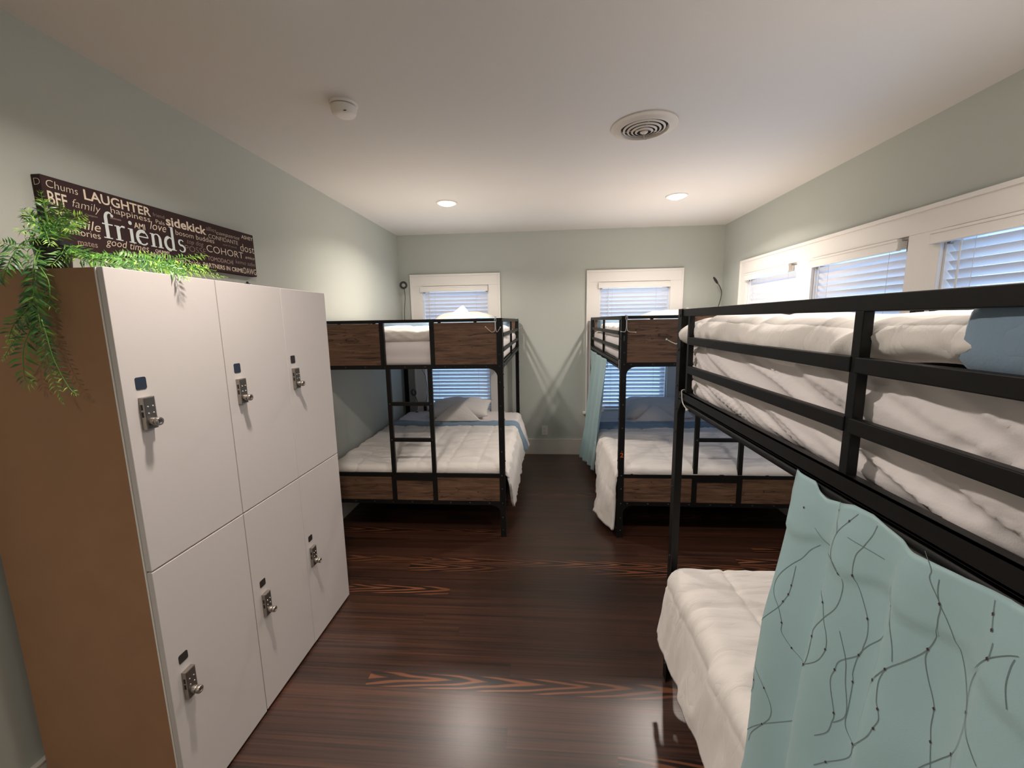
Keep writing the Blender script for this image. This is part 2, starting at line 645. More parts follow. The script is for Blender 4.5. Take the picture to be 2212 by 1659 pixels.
for nm, args in (('baseboard_back', (XL, XR, YB - 0.016, YB)), ('baseboard_left', (XL, XL + 0.016, YF, YB - 0.016)), ('baseboard_right', (XR - 0.016, XR, YF, YB - 0.016))):
    mb = MB(); mb.box(*args, 0.0, 0.192)
    x0, x1, y0, y1 = args
    c = 0.004
    mb.box(x0 - (c if nm.endswith('right') else 0), x1 + (c if nm.endswith('left') else 0), y0 - (c if nm.endswith('back') else 0), y1, 0.192, 0.2)
    struct(mb, nm, BASEB, bevel=0.002)


def fr_back(mb, a0, a1, d0, d1, z0, z1):
    mb.box(a0, a1, YB - d1, YB - d0, z0, z1)


def fr_right(mb, a0, a1, d0, d1, z0, z1):
    mb.box(XR - d1, XR - d0, a0, a1, z0, z1)


def window(name, fr, opens, o0, o1):
    """casing around one or more openings; a along the wall, d into the room"""
    mb = MB()
    fr(mb, o0, o1, 0, 0.022, WZ1, 2.27)                       # head board
    edges = [o0] + [e for ab in opens for e in ab] + [o1]
    for i in range(0, len(edges), 2):
        fr(mb, edges[i], edges[i + 1], 0, 0.022, WZ0, WZ1)    # side boards and mullions
    r = struct(mb, name, TRIM, bevel=0.003)
    tag(r, 'white painted window casing')
    mb = MB()
    fr(mb, o0 - 0.006, o1 + 0.006, 0, 0.034, 2.245, 2.27)
    fr(mb, o0 - 0.006, o0 + 0.016, 0, 0.034, WZ0, 2.246)
    fr(mb, o1 - 0.016, o1 + 0.006, 0, 0.034, WZ0, 2.246)
    mb.build('back_band', TRIM, r, bevel=0.004)
    mb = MB(); fr(mb, o0 - 0.036, o1 + 0.036, 0.0, 0.055, 0.53, 0.56); mb.build('sill', TRIM, r, bevel=0.006)
    mb = MB(); fr(mb, o0, o1, 0, 0.018, 0.42, 0.53); mb.build('apron', TRIM, r, bevel=0.003)
    for a, b in opens:
        mb = MB()
        fr(mb, a, a + 0.012, -T, 0, WZ0, WZ1); fr(mb, b - 0.012, b, -T, 0, WZ0, WZ1)
        fr(mb, a, b, -T, 0, WZ1 - 0.012, WZ1); fr(mb, a, b, -T, 0, WZ0, WZ0 + 0.02)
        mb.build('jamb', TRIM, r)
        mb = MB()
        zm = (WZ0 + WZ1) / 2
        for z0, z1, d in ((WZ0 + 0.02, zm + 0.02, -0.085), (zm - 0.02, WZ1 - 0.012, -0.112)):
            fr(mb, a + 0.012, a + 0.055, d - 0.02, d + 0.015, z0, z1); fr(mb, b - 0.055, b - 0.012, d - 0.02, d + 0.015, z0, z1)
            fr(mb, a + 0.055, b - 0.055, d - 0.02, d + 0.015, z0, z0 + 0.045); fr(mb, a + 0.055, b - 0.055, d - 0.02, d + 0.015, z1 - 0.04, z1)
        mb.build('sash', TRIM, r)
        mb = MB()
        fr(mb, a + 0.05, b - 0.05, -0.092, -0.088, WZ0 + 0.06, zm - 0.015)
        fr(mb, a + 0.05, b - 0.05, -0.119, -0.115, zm + 0.02, WZ1 - 0.05)
        mb.build('pane', GLASS, r)
    return r


window('window_1', fr_back, [BACK_WIN[0]], -1.628, -0.527)
window('window_2', fr_back, [BACK_WIN[1]], 0.519, 1.628)
window('window_3', fr_right, SIDE_WIN, 1.41, 4.63)


def blind(fr, a, b, v0, v1, label, tilt, wand_at, flip, wand_len=0.95):
    """faux-wood blind inside the opening a..b; valance from v0 to v1"""
    if fr is fr_back:
        def pt(q, d, z): return (q, YB - d, z)
    else:
        def pt(q, d, z): return (XR - d, q, z)
    r = thing('window_blind', label, 'blind', pt((a + b) / 2, -0.03, 0.60))
    mb = MB(); fr(mb, v0, v1, 0.0225 if v0 < a or v1 > b else 0.003, 0.044, 2.057, 2.124)
    fr(mb, v0, v1, 0.044, 0.049, 2.109, 2.124); fr(mb, v0, v1, 0.044, 0.049, 2.057, 2.068)
    fr(mb, max(v0, a + 0.015), min(v1, b - 0.015), -0.001, 0.0225, 2.064, 2.112)
    mb.build('valance', TRIM, r, bevel=0.003)
    mb = MB(); fr(mb, a + 0.014, b - 0.014, -0.058, -0.002, 2.065, 2.112); mb.build('headrail', SLAT, r)
    for q in (a + 0.013, b - 0.031):
        mb = MB(); fr(mb, q, q + 0.018, -0.06, 0.002, 2.05, 2.116); mb.build('mounting_bracket', BRACK, r)
    mb = MB()
    t = math.radians(tilt)
    z = 2.035
    n = 0
    while z > 0.645:
        cx, sz = 0.0255 * math.cos(t), 0.0255 * math.sin(t)
        d0, z0, d1, z1 = -0.03 - cx, z - sz, -0.03 + cx, z + sz
        nx, nz = -math.sin(t) * 0.0014, math.cos(t) * 0.0014
        q0, q1 = a + 0.017, b - 0.017
        P = [pt(q, d, zz) for q in (q0, q1) for d, zz in ((d0 - nx, z0 - nz), (d1 - nx, z1 - nz), (d1 + nx, z1 + nz), (d0 + nx, z0 + nz))]
        mb.add(P, [(0, 1, 2, 3), (7, 6, 5, 4), (0, 4, 5, 1), (1, 5, 6, 2), (2, 6, 7, 3), (3, 7, 4, 0)])
        z -= 0.0460
    mb.build('slats', SLAT, r)
    mb = MB(); fr(mb, a + 0.017, b - 0.017, -0.055, -0.005, 0.60, 0.622); mb.build('bottom_rail', SLAT, r, bevel=0.004)
    for k, q in enumerate((a + 0.155, b - 0.155)):
        mb = MB()
        mb.tube([pt(q, -0.0035, 2.07), pt(q, -0.0035, 0.605)], 0.0013, 5)
        mb.tube([pt(q, -0.0565, 2.07), pt(q, -0.0565, 0.605)], 0.0013, 5)
        mb.build('ladder_cord', CORD, r)
    mb = MB()
    mb.tube([pt(wand_at, 0.006, 2.07), pt(wand_at, 0.008, 2.05), pt(wand_at, 0.009, 2.05 - wand_len)], 0.0045, 8)
    mb.build('tilt_wand', PLASTIC, r, smooth=60)
    return r


blind(fr_back, *BACK_WIN[0], -1.507, -0.672, 'white slatted blind in the window behind the left bunk bed, slats nearly shut', 61, -1.405, 1)
blind(fr_back, *BACK_WIN[1], 0.650, 1.484, 'white slatted blind in the back window beside the gathered teal curtain, slats a little open', 55, 0.775, 1)
blind(fr_right, *SIDE_WIN[2], 3.720, 4.497, 'white slatted blind in the side window nearest the back corner', 63, 4.43, 1)
blind(fr_right, *SIDE_WIN[1], 2.642, 3.455, 'white slatted blind in the middle one of the three side windows', 54, 3.385, 1)
blind(fr_right, *SIDE_WIN[0], 1.575, 2.44, 'white slatted blind in the side window nearest the camera, at the right edge', 50, 2.305, 1)


# ------------------------------------------------------------------ ceiling things
def recessed(x, y, w, label):
    r = thing('recessed_light', label, 'ceiling light', (x, y, ZC - 0.026), 'recessed ceiling lights')
    mb = MB(); mb.lathe([(0.094, 0.0), (0.093, -0.005), (0.086, -0.008), (0.074, -0.007), (0.070, -0.001), (0.070, 0.0)], (x, y, ZC), 40)
    mb.build('trim_ring', PLASTIC, r, smooth=60)
    mb = MB(); mb.lathe([(0.0705, -0.001), (0.069, -0.008), (0.060, -0.016), (0.040, -0.0225), (0.018, -0.0245), (0.0, -0.025)], (x, y, ZC), 40)
    mb.build('lens', LENS, r, smooth=80)
    ld = bpy.data.lights.new('lamp_light', 'AREA')
    ld.shape = 'DISK'
    ld.size = 0.12
    ld.energy = w
    ld.color = LAMP_COLOR
    ld.spread = math.radians(146)
    lo = bpy.data.objects.new('lamp_light', ld)
    COL.objects.link(lo)
    lo.parent = r
    lo.location = (0, 0, -0.001)
    return r


LAMP_LABELS = ['lit round recessed ceiling light over the left bunk bed', 'lit round recessed ceiling light over the right-hand back bunk, beyond the vent',
               'lit round recessed ceiling light above the lockers, just out of the picture', 'lit round recessed ceiling light above the nearest bunk, just out of the picture',
               'lit round recessed ceiling light behind the camera on the locker side', 'lit round recessed ceiling light behind the camera on the bunk side']
for (x, y, w), l in zip(LAMPS, LAMP_LABELS):
    recessed(x, y, w, l)

vx, vy = 0.556, 2.505
r = thing('ceiling_vent', 'round cream ceiling vent with concentric rings and a small hook', 'air vent', (vx, vy, ZC - 0.04))
mb = MB(); mb.lathe([(0.178, 0.0), (0.177, -0.006), (0.165, -0.010), (0.150, -0.012), (0.138, -0.020), (0.130, -0.022), (0.126, -0.016), (0.124, -0.001)], (vx, vy, ZC), 56)
mb.build('flange', VENTM, r, smooth=50)
mb = MB(); mb.lathe([(0.126, -0.0012), (0.0, -0.0012)], (vx, vy, ZC), 40); mb.build('duct_shade_disc', DARK, r)  # flat disc under the ceiling, painted black as the shade of a deep duct
for k, q in enumerate((0.108, 0.086, 0.064, 0.043)):
    mb = MB(); z = -0.021 - 0.0042 * k
    mb.lathe([(q - 0.0055, z), (q - 0.0045, z - 0.0012), (q + 0.0050, z + 0.0040), (q + 0.0045, z + 0.0056), (q - 0.0055, z)], (vx, vy, ZC), 48)
    mb.build('ring', VENTM, r, smooth=50)
mb = MB(); mb.lathe([(0.022, -0.014), (0.021, -0.034), (0.014, -0.039), (0.0, -0.040)], (vx, vy, ZC), 28); mb.build('hub', VENTM, r, smooth=50)
mb = MB()
for k in range(3):
    a = 0.6 + k * 2 * math.pi / 3
    mb.tube([(vx + 0.02 * math.cos(a), vy + 0.02 * math.sin(a), ZC - 0.014), (vx + 0.124 * math.cos(a), vy + 0.124 * math.sin(a), ZC - 0.008)], 0.003, 6)
mb.build('spoke', VENTM, r, smooth=60)
mb = MB()
hk = [(vx, vy, ZC - 0.038), (vx, vy, ZC - 0.062)] + [(vx + 0.009 - 0.009 * math.cos(a), vy, ZC - 0.062 - 0.009 * math.sin(a)) for a in np.linspace(0.2, 3.6, 9)]
mb.tube(hk, 0.0022, 8); mb.build('hook', VENTM, r, smooth=70)

sx, sy = -0.955, 2.105
r = thing('smoke_detector', 'small round white smoke detector on the ceiling', 'smoke detector', (sx, sy, ZC - 0.056))
mb = MB(); mb.lathe([(0.066, 0.0), (0.066, -0.006), (0.062, -0.010), (0.055, -0.011), (0.0, -0.011)], (sx, sy, ZC), 44); mb.build('base_plate', PLASTIC, r, smooth=50)
mb = MB(); mb.lathe([(0.052, -0.011), (0.052, -0.0155)], (sx, sy, ZC), 44); mb.build('gap_ring', BPLAST, r, smooth=50)
mb = MB(); mb.lathe([(0.0, -0.0155), (0.0605, -0.0155), (0.0605, -0.020), (0.055, -0.043), (0.050, -0.0495), (0.030, -0.054), (0.0, -0.055)], (sx, sy, ZC), 44); mb.build('body', PLASTIC, r, smooth=50)
mb = MB(); mb.box(sx + 0.018, sx + 0.032, sy - 0.047, sy - 0.044, ZC - 0.0505, ZC - 0.0475); mb.build('indicator_slot', SLOT, r)

r = thing('wall_outlet', 'white wall outlet above the baseboard between the two back bunks', 'outlet', (0.0065, YB - 0.006, 0.246))
mb = MB(); mb.box(-0.031, 0.044, YB - 0.006, YB, 0.246, 0.374); mb.build('cover_plate', PLASTIC, r, bevel=0.003)
for zc in (0.288, 0.332):
    mb = MB(); mb.prism([(0.0065 + 0.018 * math.cos(t) * 1.0, zc + 0.0165 * math.sin(t)) for t in np.linspace(0, 2 * math.pi, 20, endpoint=False)], lambda a, b, d: (a, YB - d, b), 0.006, 0.0085)
    f = mb.build('receptacle', PLASTIC, r)
    mb = MB()
    for q in (-0.0075, 0.0065):
        mb.box(0.0065 + q - 0.0012 + 0.0005, 0.0065 + q + 0.0018, YB - 0.0092, YB - 0.0085, zc - 0.002, zc + 0.008)
    mb.box(0.0065 - 0.002, 0.0065 + 0.002, YB - 0.0092, YB - 0.0085, zc - 0.011, zc - 0.007)
    mb.build('slot', SLOT, f)


# ------------------------------------------------------------------ bunk beds
def seg(mb, x0, x1, y0, y1, z0, z1):
    mb.box(x0, x1, y0, y1, z0, z1)


def bolt(mb, p, axis, s):
    """round bolt head at p facing along +-axis"""
    r = 0.0065
    mb.lathe([(r, 0.0), (r * 0.9, s * 0.003), (r * 0.5, s * 0.0048), (0.0, s * 0.005)], p, 10, axis)


def bunk(label, x0, x1, y0, y1, dz=0.0, decal=None, ladder_front=True):
    """two-tier bunk: long guard rails along y, panelled ends with a ladder at y0 and y1"""
    root = thing('bunk_bed', label, 'bunk bed', ((x0 + x1) / 2, (y0 + y1) / 2, 0), 'black metal bunk beds with wood panels')
    zt, zl0, zl1 = 1.717 + dz, 1.345 + dz, 1.383 + dz
    F = 0.043
    th = 0.004
    for xi, sx in ((x0, 1), (x1, -1)):
        for yi, sy in ((y0, 1), (y1, -1)):
            mb = MB()
            poly = [(0, 0), (F, 0), (F, th), (th, th), (th, F), (0, F)]
            mb.prism(poly, lambda a, b, d, xi=xi, yi=yi, sx=sx, sy=sy: (xi + sx * a, yi + sy * b, d), 0.0, zt)
            mb.cur = 1
            for z in (0.06, 0.165, 0.282, 0.40, 0.507, 0.70, 0.88, 1.06, 1.24, 1.362, 1.45, 1.60, 1.70):
                bolt(mb, (xi + sx * 0.024, yi, z + dz), 'y', -sy)
            for z in (0.07, 0.20, 0.30, 0.62, 0.95, 1.20, 1.30, 1.40, 1.55, 1.69):
                bolt(mb, (xi, yi + sy * 0.026, z + dz), 'x', -sx)
            mb.build('post', [BLACK, BOLT], root)
    # long sides
    ym = (y0 + y1) / 2
    for xi, sx in ((x0, 1), (x1, -1)):
        a, b = xi + sx * 0.0045, xi + sx * 0.0245
        mb = MB()
        seg(mb, a, b, y0 + 0.005, y1 - 0.005, zt - 0.030, zt - 0.001)
        for yc in (y0 + 0.118, ym, y1 - 0.118):
            seg(mb, a, b, yc - 0.0105, yc + 0.0105, zl1 - 0.002, zt - 0.029)
        gr = mb.build('guard_rail', BLACK, root, bevel=0.002)
        for u0, u1 in ((y0 + 0.128, ym - 0.010), (ym + 0.010, y1 - 0.128)):
            for zc in (1.478 + dz, 1.591 + dz):
                mb = MB(); seg(mb, xi + sx * 0.001, xi + sx * 0.019, u0 - 0.004, u1 + 0.004, zc - 0.0145, zc + 0.0145)
                mb.build('guard_bar', BLACK, gr, bevel=0.002)
        mb = MB()
        seg(mb, xi + sx * 0.0005, xi + sx * 0.004, y0 + 0.006, y1 - 0.006, zl0, zl1)
        seg(mb, xi + sx * 0.0005, xi + sx * 0.105, y0 + 0.044, y1 - 0.044, zl0 + 0.001, zl0 + 0.005)
        seg(mb, xi + sx * 0.0005, xi + sx * 0.022, y0 + 0.044, y1 - 0.044, zl1 - 0.004, zl1)
        for yi, sy in ((y0, 1), (y1, -1)):                       # curved gussets under the rail
            poly = [(0.04, zl0 + 0.002), (0.115, zl0 + 0.002)] + [(0.115 - 0.072 * math.sin(t), zl0 - 0.072 + 0.072 * math.cos(t)) for t in np.linspace(0.05, math.pi / 2, 8)] + [(0.04, zl0 - 0.072)]
            mb.prism(poly, lambda p, q, d, yi=yi, sy=sy: (d, yi + sy * p, q), xi + sx * 0.0008, xi + sx * 0.004)
        mb.cur = 1
        for q in (0.07, 0.10):
            for yi, sy in ((y0, 1), (y1, -1)):
                bolt(mb, (xi + sx * 0.0005, yi + sy * q, zl0 + 0.02), 'x', -sx)
        mb.build('side_rail', [BLACK, BOLT], root)
        mb = MB()
        seg(mb, xi + sx * 0.005, xi + sx * 0.028, y0 + 0.006, y1 - 0.006, 0.27 + dz, 0.315 + dz)
        mb.build('lower_side_rail', BLACK, root, bevel=0.002)
    # ends
    xc = (x0 + x1) / 2
    for yi, sy, front in ((y0, 1, True), (y1, -1, False)):
        a, b = yi + sy * 0.005, yi + sy * 0.026
        for tier in (1, 0):
            mb = MB()
            if tier:
                seg(mb, x0 + 0.005, x1 - 0.005, a, b, zt - 0.024, zt - 0.001)
                seg(mb, x0 + 0.005, x1 - 0.005, a, b, zl0, zl0 + 0.032)
            else:
                seg(mb, x0 + 0.005, x1 - 0.005, a, b, 0.490 + dz, 0.521 + dz)
                seg(mb, x0 + 0.005, x1 - 0.005, a, b, 0.264 + dz, 0.296 + dz)
                seg(mb, xc - 0.16, xc + 0.16, a - sy * 0.003, b, 0.462 + dz, 0.4905 + dz)
            for s in (-1, 1):
                if tier:
                    seg(mb, xc + s * 0.192 - 0.0165, xc + s * 0.192 + 0.0165, a - sy * 0.004, b, zl0, zt - 0.002)
                    for q in (0.25, 0.52):                        # little brackets in the slot above the panels
                        xq = xc + s * q
                        seg(mb, xq - 0.011, xq + 0.011, a + sy * 0.006, b - sy * 0.006, 1.684 + dz, zt - 0.02)
                else:
                    seg(mb, xc + s * 0.165 - 0.018, xc + s * 0.165 + 0.018, a - sy * 0.004, b, 0.264 + dz, 0.50 + dz)
            zz = zl0 if tier else 0.264 + dz
            for xi, sx in ((x0, 1), (x1, -1)):
                R = 0.070
                poly = [(0.035, zz + 0.003), (0.042 + R, zz + 0.003)] + [(0.042 + R - R * math.sin(t), zz - R + R * math.cos(t)) for t in np.linspace(0.05, math.pi / 2, 9)] + [(0.035, zz - R)]
                mb.prism(poly, lambda p, q, d, xi=xi, sx=sx: (xi + sx * p, d, q), yi + sy * 0.0045, yi + sy * 0.009)
            mb.cur = 1
            for q in np.arange(0.075, x1 - x0 - 0.05, 0.155):
                bolt(mb, (x0 + q, a, zl0 + 0.016 if tier else 0.28 + dz), 'y', -sy)
            ef = mb.build('upper_end_frame' if tier else 'lower_end_frame', [BLACK, BOLT], root)
            U = [(x0 + F + 0.002, xc - 0.208, zl0 + 0.031, 1.6885 + dz), (xc + 0.208, x1 - F - 0.002, zl0 + 0.031, 1.6885 + dz)] if tier else \
                [(x0 + F + 0.002, xc - 0.182, 0.295 + dz, 0.491 + dz), (xc + 0.182, x1 - F - 0.002, 0.295 + dz, 0.491 + dz), (xc - 0.148, xc + 0.148, 0.295 + dz, 0.463 + dz)]
            for u0, u1, z0, z1 in U:
                mb = MB(); seg(mb, u0, u1, yi + sy * 0.009, yi + sy * 0.022, z0, z1); mb.build('wood_panel', WOOD, ef)
        if front == ladder_front:
            mb = MB()
            for s in (-1, 1):
                seg(mb, xc + s * 0.162 - 0.016, xc + s * 0.162 + 0.016, a - sy * 0.002, b, 0.52 + dz, zl0 + 0.001)
            mb.cur = 1
            for s in (-1, 1):
                for z in (0.79, 1.075):
                    bolt(mb, (xc + s * 0.162, a - sy * 0.002, z + dz), 'y', -sy)
            ld = mb.build('ladder', [BLACK, BOLT], root)
            for z in (0.789, 1.075):
                mb = MB(); seg(mb, xc - 0.147, xc + 0.147, a, b, z - 0.0145 + dz, z + 0.0145 + dz); mb.build('rung', BLACK, ld, bevel=0.003)
    # slatted bed bases
    for z in (0.285, 1.352):
        mb = MB()
        for k in range(13):
            yc = y0 + 0.10 + k * (y1 - y0 - 0.2) / 12
            seg(mb, x0 + 0.03, x1 - 0.03, yc - 0.025, yc + 0.025, z + dz, z + dz + 0.010)
        mb.build('slat_base', BASEM, root)
    if decal:
        for txt, x, z, h, m in decal:
            mb = MB()
            text(mb, txt, h, lambda u, v: (x + u, y0 - 0.0012, z + v), 1.0, bold=0.02)
            mb.build('number_decal', m, root)
    return root


def text_verts(txt, bold=0.0, shear=0.0, space=1.0):
    cu = bpy.data.curves.new('glyphs', 'FONT')
    cu.body = txt
    cu.size = 1.0
    cu.offset = bold
    cu.shear = shear
    cu.space_character = space
    cu.resolution_u = 3
    cu.fill_mode = 'FRONT'
    ob = bpy.data.objects.new('glyphs', cu)
    COL.objects.link(ob)
    dg = bpy.context.evaluated_depsgraph_get()
    me = bpy.data.meshes.new_from_object(ob.evaluated_get(dg))
    V = [(v.co.x, v.co.y) for v in me.vertices]
    Fc = [list(p.vertices) for p in me.polygons]
    bpy.data.meshes.remove(me)
    bpy.data.objects.remove(ob)
    bpy.data.curves.remove(cu)
    return V, Fc


def text(mb, txt, h, fn, wscale=1.0, depth=0.0, width=None, bold=0.0, shear=0.0, space=1.0):
    """flat lettering: h = capital height; fn(u, v) -> point; width stretches it to that length"""
    V, Fc = text_verts(txt, bold, shear, space)
    if not V:
        return
    k = h / 0.70
    us = [v[0] for v in V]
    u0, u1 = min(us), max(us)
    ks = (width / (u1 - u0)) if width else k * wscale
    mb.add([fn((u - u0) * ks, v * k) for u, v in V], Fc)


BL = bunk('black metal bunk bed with wood panels standing along the left wall, behind the lockers', -1.745, -0.303, 3.041, 5.045)
BR = bunk('black metal bunk bed with wood panels in the back right corner, with painted numbers', 0.563, 2.035, 3.073, 5.05,
          decal=[('1', 0.580, 1.537, 0.036, GREEN), ('2', 0.574, 0.655, 0.036, ORANGE)])
BN = bunk('big black metal bunk bed in the right foreground, its long guard rail toward the camera', 0.563, 2.02, -0.20, 1.802, dz=0.015, ladder_front=False)

# ------------------------------------------------------------------ bedding
def wr(a, b, seed, fa, fb):
    return fnoise(a * fa, b * fb, seed)


def mattress(label, x0, x1, y0, y1, z0, z1, mode):
    """mattress under a fitted sheet; mode picks the creases of the sides"""
    def disp(P, N):
        x, y, z = P[:, 0], P[:, 1], P[:, 2]
        side = 1 - np.abs(N[:, 2])
        h = 0.004 * wr(x, y, 3, 7, 7) * np.abs(N[:, 2])
        if mode == 'diag':
            u = (z - 1.5) - 0.30 * (y - 0.8)
            v = y
            s = np.maximum(0, ridge(u * 19 + 0.9 * vnoise(y * 2.2, z * 3, 9), v * 1.0, 5)) ** 1.7
            s2 = np.maximum(0, ridge(u * 41 + 0.9 * vnoise(y * 2.6, z * 4, 4), v * 1.5, 6)) ** 1.7
            s3 = np.maximum(0, ridge(u * 30 + 5 + 0.7 * vnoise(y * 3.1, z * 3, 14), v * 1.2 + 3, 16)) ** 1.5
            kn = np.exp(-((y - 0.60) / 0.10) ** 2 - ((z - 1.46) / 0.05) ** 2)
            h += side * (0.024 * s + 0.013 * s2 + 0.008 * s3 - 0.007 + 0.014 * kn * vnoise((y + z) * 35, (y - z) * 14, 8))
        else:
            h += side * (0.006 * ridge(z * 16 + 0.3 * vnoise(x * 2 + y * 2, z, 7), (x + y) * 0.8, 2) + 0.002 * wr(x + y, z, 4, 9, 20))
        return P + N * h[:, None]
    def disp2(P, N):
        Q = disp(P, N)
        if mode == 'diag':
            Q[:, 0] = np.where(Q[:, 0] < 0.61, 0.587 + 0.023 * np.exp((Q[:, 0] - 0.61) / 0.023), Q[:, 0])
        return Q
    V, F = rounded_box(x0, x1, y0, y1, z0, z1, 0.045, 0.03 if mode != 'diag' else 0.0068, disp2)
    mb = MB(); mb.add(V.tolist(), F)
    return tag(mb.build('mattress', SHEET, smooth=180), label, 'mattress', 'mattresses in white fitted sheets')


def quilt(S, Y, sx, ox, sy, oy, puff, w):
    h = 0
    if sx:
        d = np.abs((S - ox + sx / 2) % sx - sx / 2)
        h = h + puff * (np.minimum(1, d / w) ** 0.5 - 1)
    if sy:
        d = np.abs((Y - oy + sy / 2) % sy - sy / 2)
        h = np.minimum(h, puff * (np.minimum(1, d / w) ** 0.5 - 1))
    return h


def puffy(root, name, mat, x0, x1, y0, y1, z0, z1, r, seed, step=0.022, hem=0.012, bulge=None, sx=0.34, sy=0.38, wk=1.0):
    """thick folded-over comforter lying on a mattress, soft sides and a wavy lower edge"""
    def disp(P, N):
        x, y, z = P[:, 0], P[:, 1], P[:, 2]
        t = (z - z0) / (z1 - z0)
        per = x * 0.8 + y
        up = np.clip(N[:, 2], 0, 1)
        sd = 1 - np.abs(N[:, 2])
        h = up * (quilt(x, y, sx, 0.07, sy, 0.11, 0.016, 0.045) + 0.008 * wr(x, y, seed, 5, 6) + 0.006 * ridge(x * 6 + vnoise(x * 3, y * 3, seed), y * 13, seed + 2))
        h += sd * wk * (0.012 * wr(per, z, seed + 3, 7, 9) + 0.013 * np.maximum(0, ridge(per * 12 + (z - z0) * 14, z * 5 + per * 0.7, seed + 1)) + 0.006 * ridge(per * 27 - (z - z0) * 20, z * 9, seed + 7))
        Q = P + N * h[:, None]
        low = np.clip(1 - t, 0, 1)
        Q[:, 2] += low * hem * vnoise(per * 4.1, per * 0.3, seed + 5) * 1.4
        Q[:, 2] += np.clip(t, 0, 1) * 0.010 * vnoise(x * 2.6, y * 2.2, seed + 6)
        if bulge is not None:
            Q = bulge(Q, N, t)
        return Q
    V, F = rounded_box(x0, x1, y0, y1, z0, z1, r, step, disp)
    mb = MB(); mb.add(V.tolist(), F)
    return mb.build(name, mat, root, smooth=180)


def cover(y0, y1, x0, x1, zt, rc, left, right, disp, re=0.05, step=0.016):
    """cloth over a bed along y; left/right: list of (y, hem z, outward, bulge) knots or None"""
    ny = int((y1 - y0) / step) + 1
    ys = np.linspace(y0, y1, ny)

    def knots(k):
        if k is None:
            k = [(y0, zt - rc - 0.03, 0.0, 0.0)]
        k = np.array(k, float)
        return [np.interp(ys, k[:, 0], k[:, i]) for i in (1, 2, 3)]
    L, R = knots(left), knots(right)
    nsl = max(4, int((zt - L[0].min()) / step))
    nsr = max(4, int((zt - R[0].min()) / step))
    nt = int((x1 - x0) / step)
    na = 7
    rows, SS = [], []
    for i, y in enumerate(ys):
        xs, zs, s = [], [], []
        for t in np.linspace(0, 1, nsl):
            z = L[0][i] + (zt - rc - L[0][i]) * t
            xs.append(x0 - L[1][i] * (1 - t) ** 1.3 - L[2][i] * math.sin(math.pi * t)); zs.append(z); s.append(x0 - (zt - z))
        for a in np.linspace(math.pi, math.pi / 2, na)[1:]:
            xs.append(x0 + rc + rc * math.cos(a)); zs.append(zt - rc + rc * math.sin(a)); s.append(x0 - (zt - zs[-1]) + (xs[-1] - x0))
        for x in np.linspace(x0 + rc, x1 - rc, nt)[1:]:
            xs.append(x); zs.append(zt); s.append(x)
        for a in np.linspace(math.pi / 2, 0, na)[1:]:
            xs.append(x1 - rc + rc * math.cos(a)); zs.append(zt - rc + rc * math.sin(a)); s.append(x1 + (zt - zs[-1]) - (x1 - xs[-1]))
        for t in np.linspace(1, 0, nsr)[1:]:
            z = R[0][i] + (zt - rc - R[0][i]) * t
            xs.append(x1 + R[1][i] * (1 - t) ** 1.3 + R[2][i] * math.sin(math.pi * t)); zs.append(z); s.append(x1 + (zt - z))
        d = min(y - y0, y1 - y)
        if d < re:
            dz = re * (1 - math.sqrt(max(0.0, 1 - ((re - d) / re) ** 2)))
            zs = [z - dz * min(1, max(0, (z - (zt - 0.12)) / 0.10)) for z in zs]
        rows.append([(a, y, b) for a, b in zip(xs, zs)])
        SS.append(s)
    P = np.array(rows)
    Sg = np.array(SS)
    N = normals(P)
    if N[ny // 2, P.shape[1] // 2, 2] < 0:
        N = -N
    Yg = P[:, :, 1]
    h = disp(Sg, Yg, P, N)
    return P + N * h[..., None]


def cloth(root, name, mat, P, thick=0.012):
    mb = MB(); mb.grid(P)
    o = mb.build(name, mat, root, smooth=180, solid=thick, solid_off=0.0)
    return o


def pillow_mesh(w, d, h, seed):
    n = 26
    V = []
    for sgn in (1, -1):
        u = np.linspace(-1, 1, n)
        U, W = np.meshgrid(u, u, indexing='ij')
        prof = np.clip((1 - np.abs(U) ** 2.4), 0, 1) ** 0.55 * np.clip((1 - np.abs(W) ** 2.4), 0, 1) ** 0.55
        x = U * w / 2 * (1 - 0.07 * (1 - W ** 2) * np.abs(U) ** 3)
        y = W * d / 2 * (1 - 0.09 * (1 - U ** 2) * np.abs(W) ** 3)
        edge = np.maximum(np.abs(U), np.abs(W))
        z = sgn * h / 2 * prof + (0.012 * vnoise(U * 3.1, W * 3.3, seed) + 0.006 * ridge(U * 6 + W * 2, W * 5, seed + 1)) * (1 - edge ** 4)
        V.append(np.stack([x, y, z], -1))
    return V


def pillow(label, c, w, d, h, seed, tilt=0.0, yaw=0.0, mat=None, group='pillows on the back bunks'):
    A, B = pillow_mesh(w, d, h, seed)
    M = Matrix.Translation(c) @ Matrix.Rotation(yaw, 4, 'Z') @ Matrix.Rotation(tilt, 4, 'X')
    R = np.array(M)
    mb = MB()
    for k, G in enumerate((A, B[::-1])):
        Q = G.reshape(-1, 3) @ R[:3, :3].T + R[:3, 3]
        mb.grid(Q.reshape(G.shape))
    o = mb.build('pillow', mat or LINEN, smooth=180)
    w_ = o.modifiers.new('weld', 'WELD'); w_.merge_threshold = 0.004
    return tag(o, label, 'pillow', group)


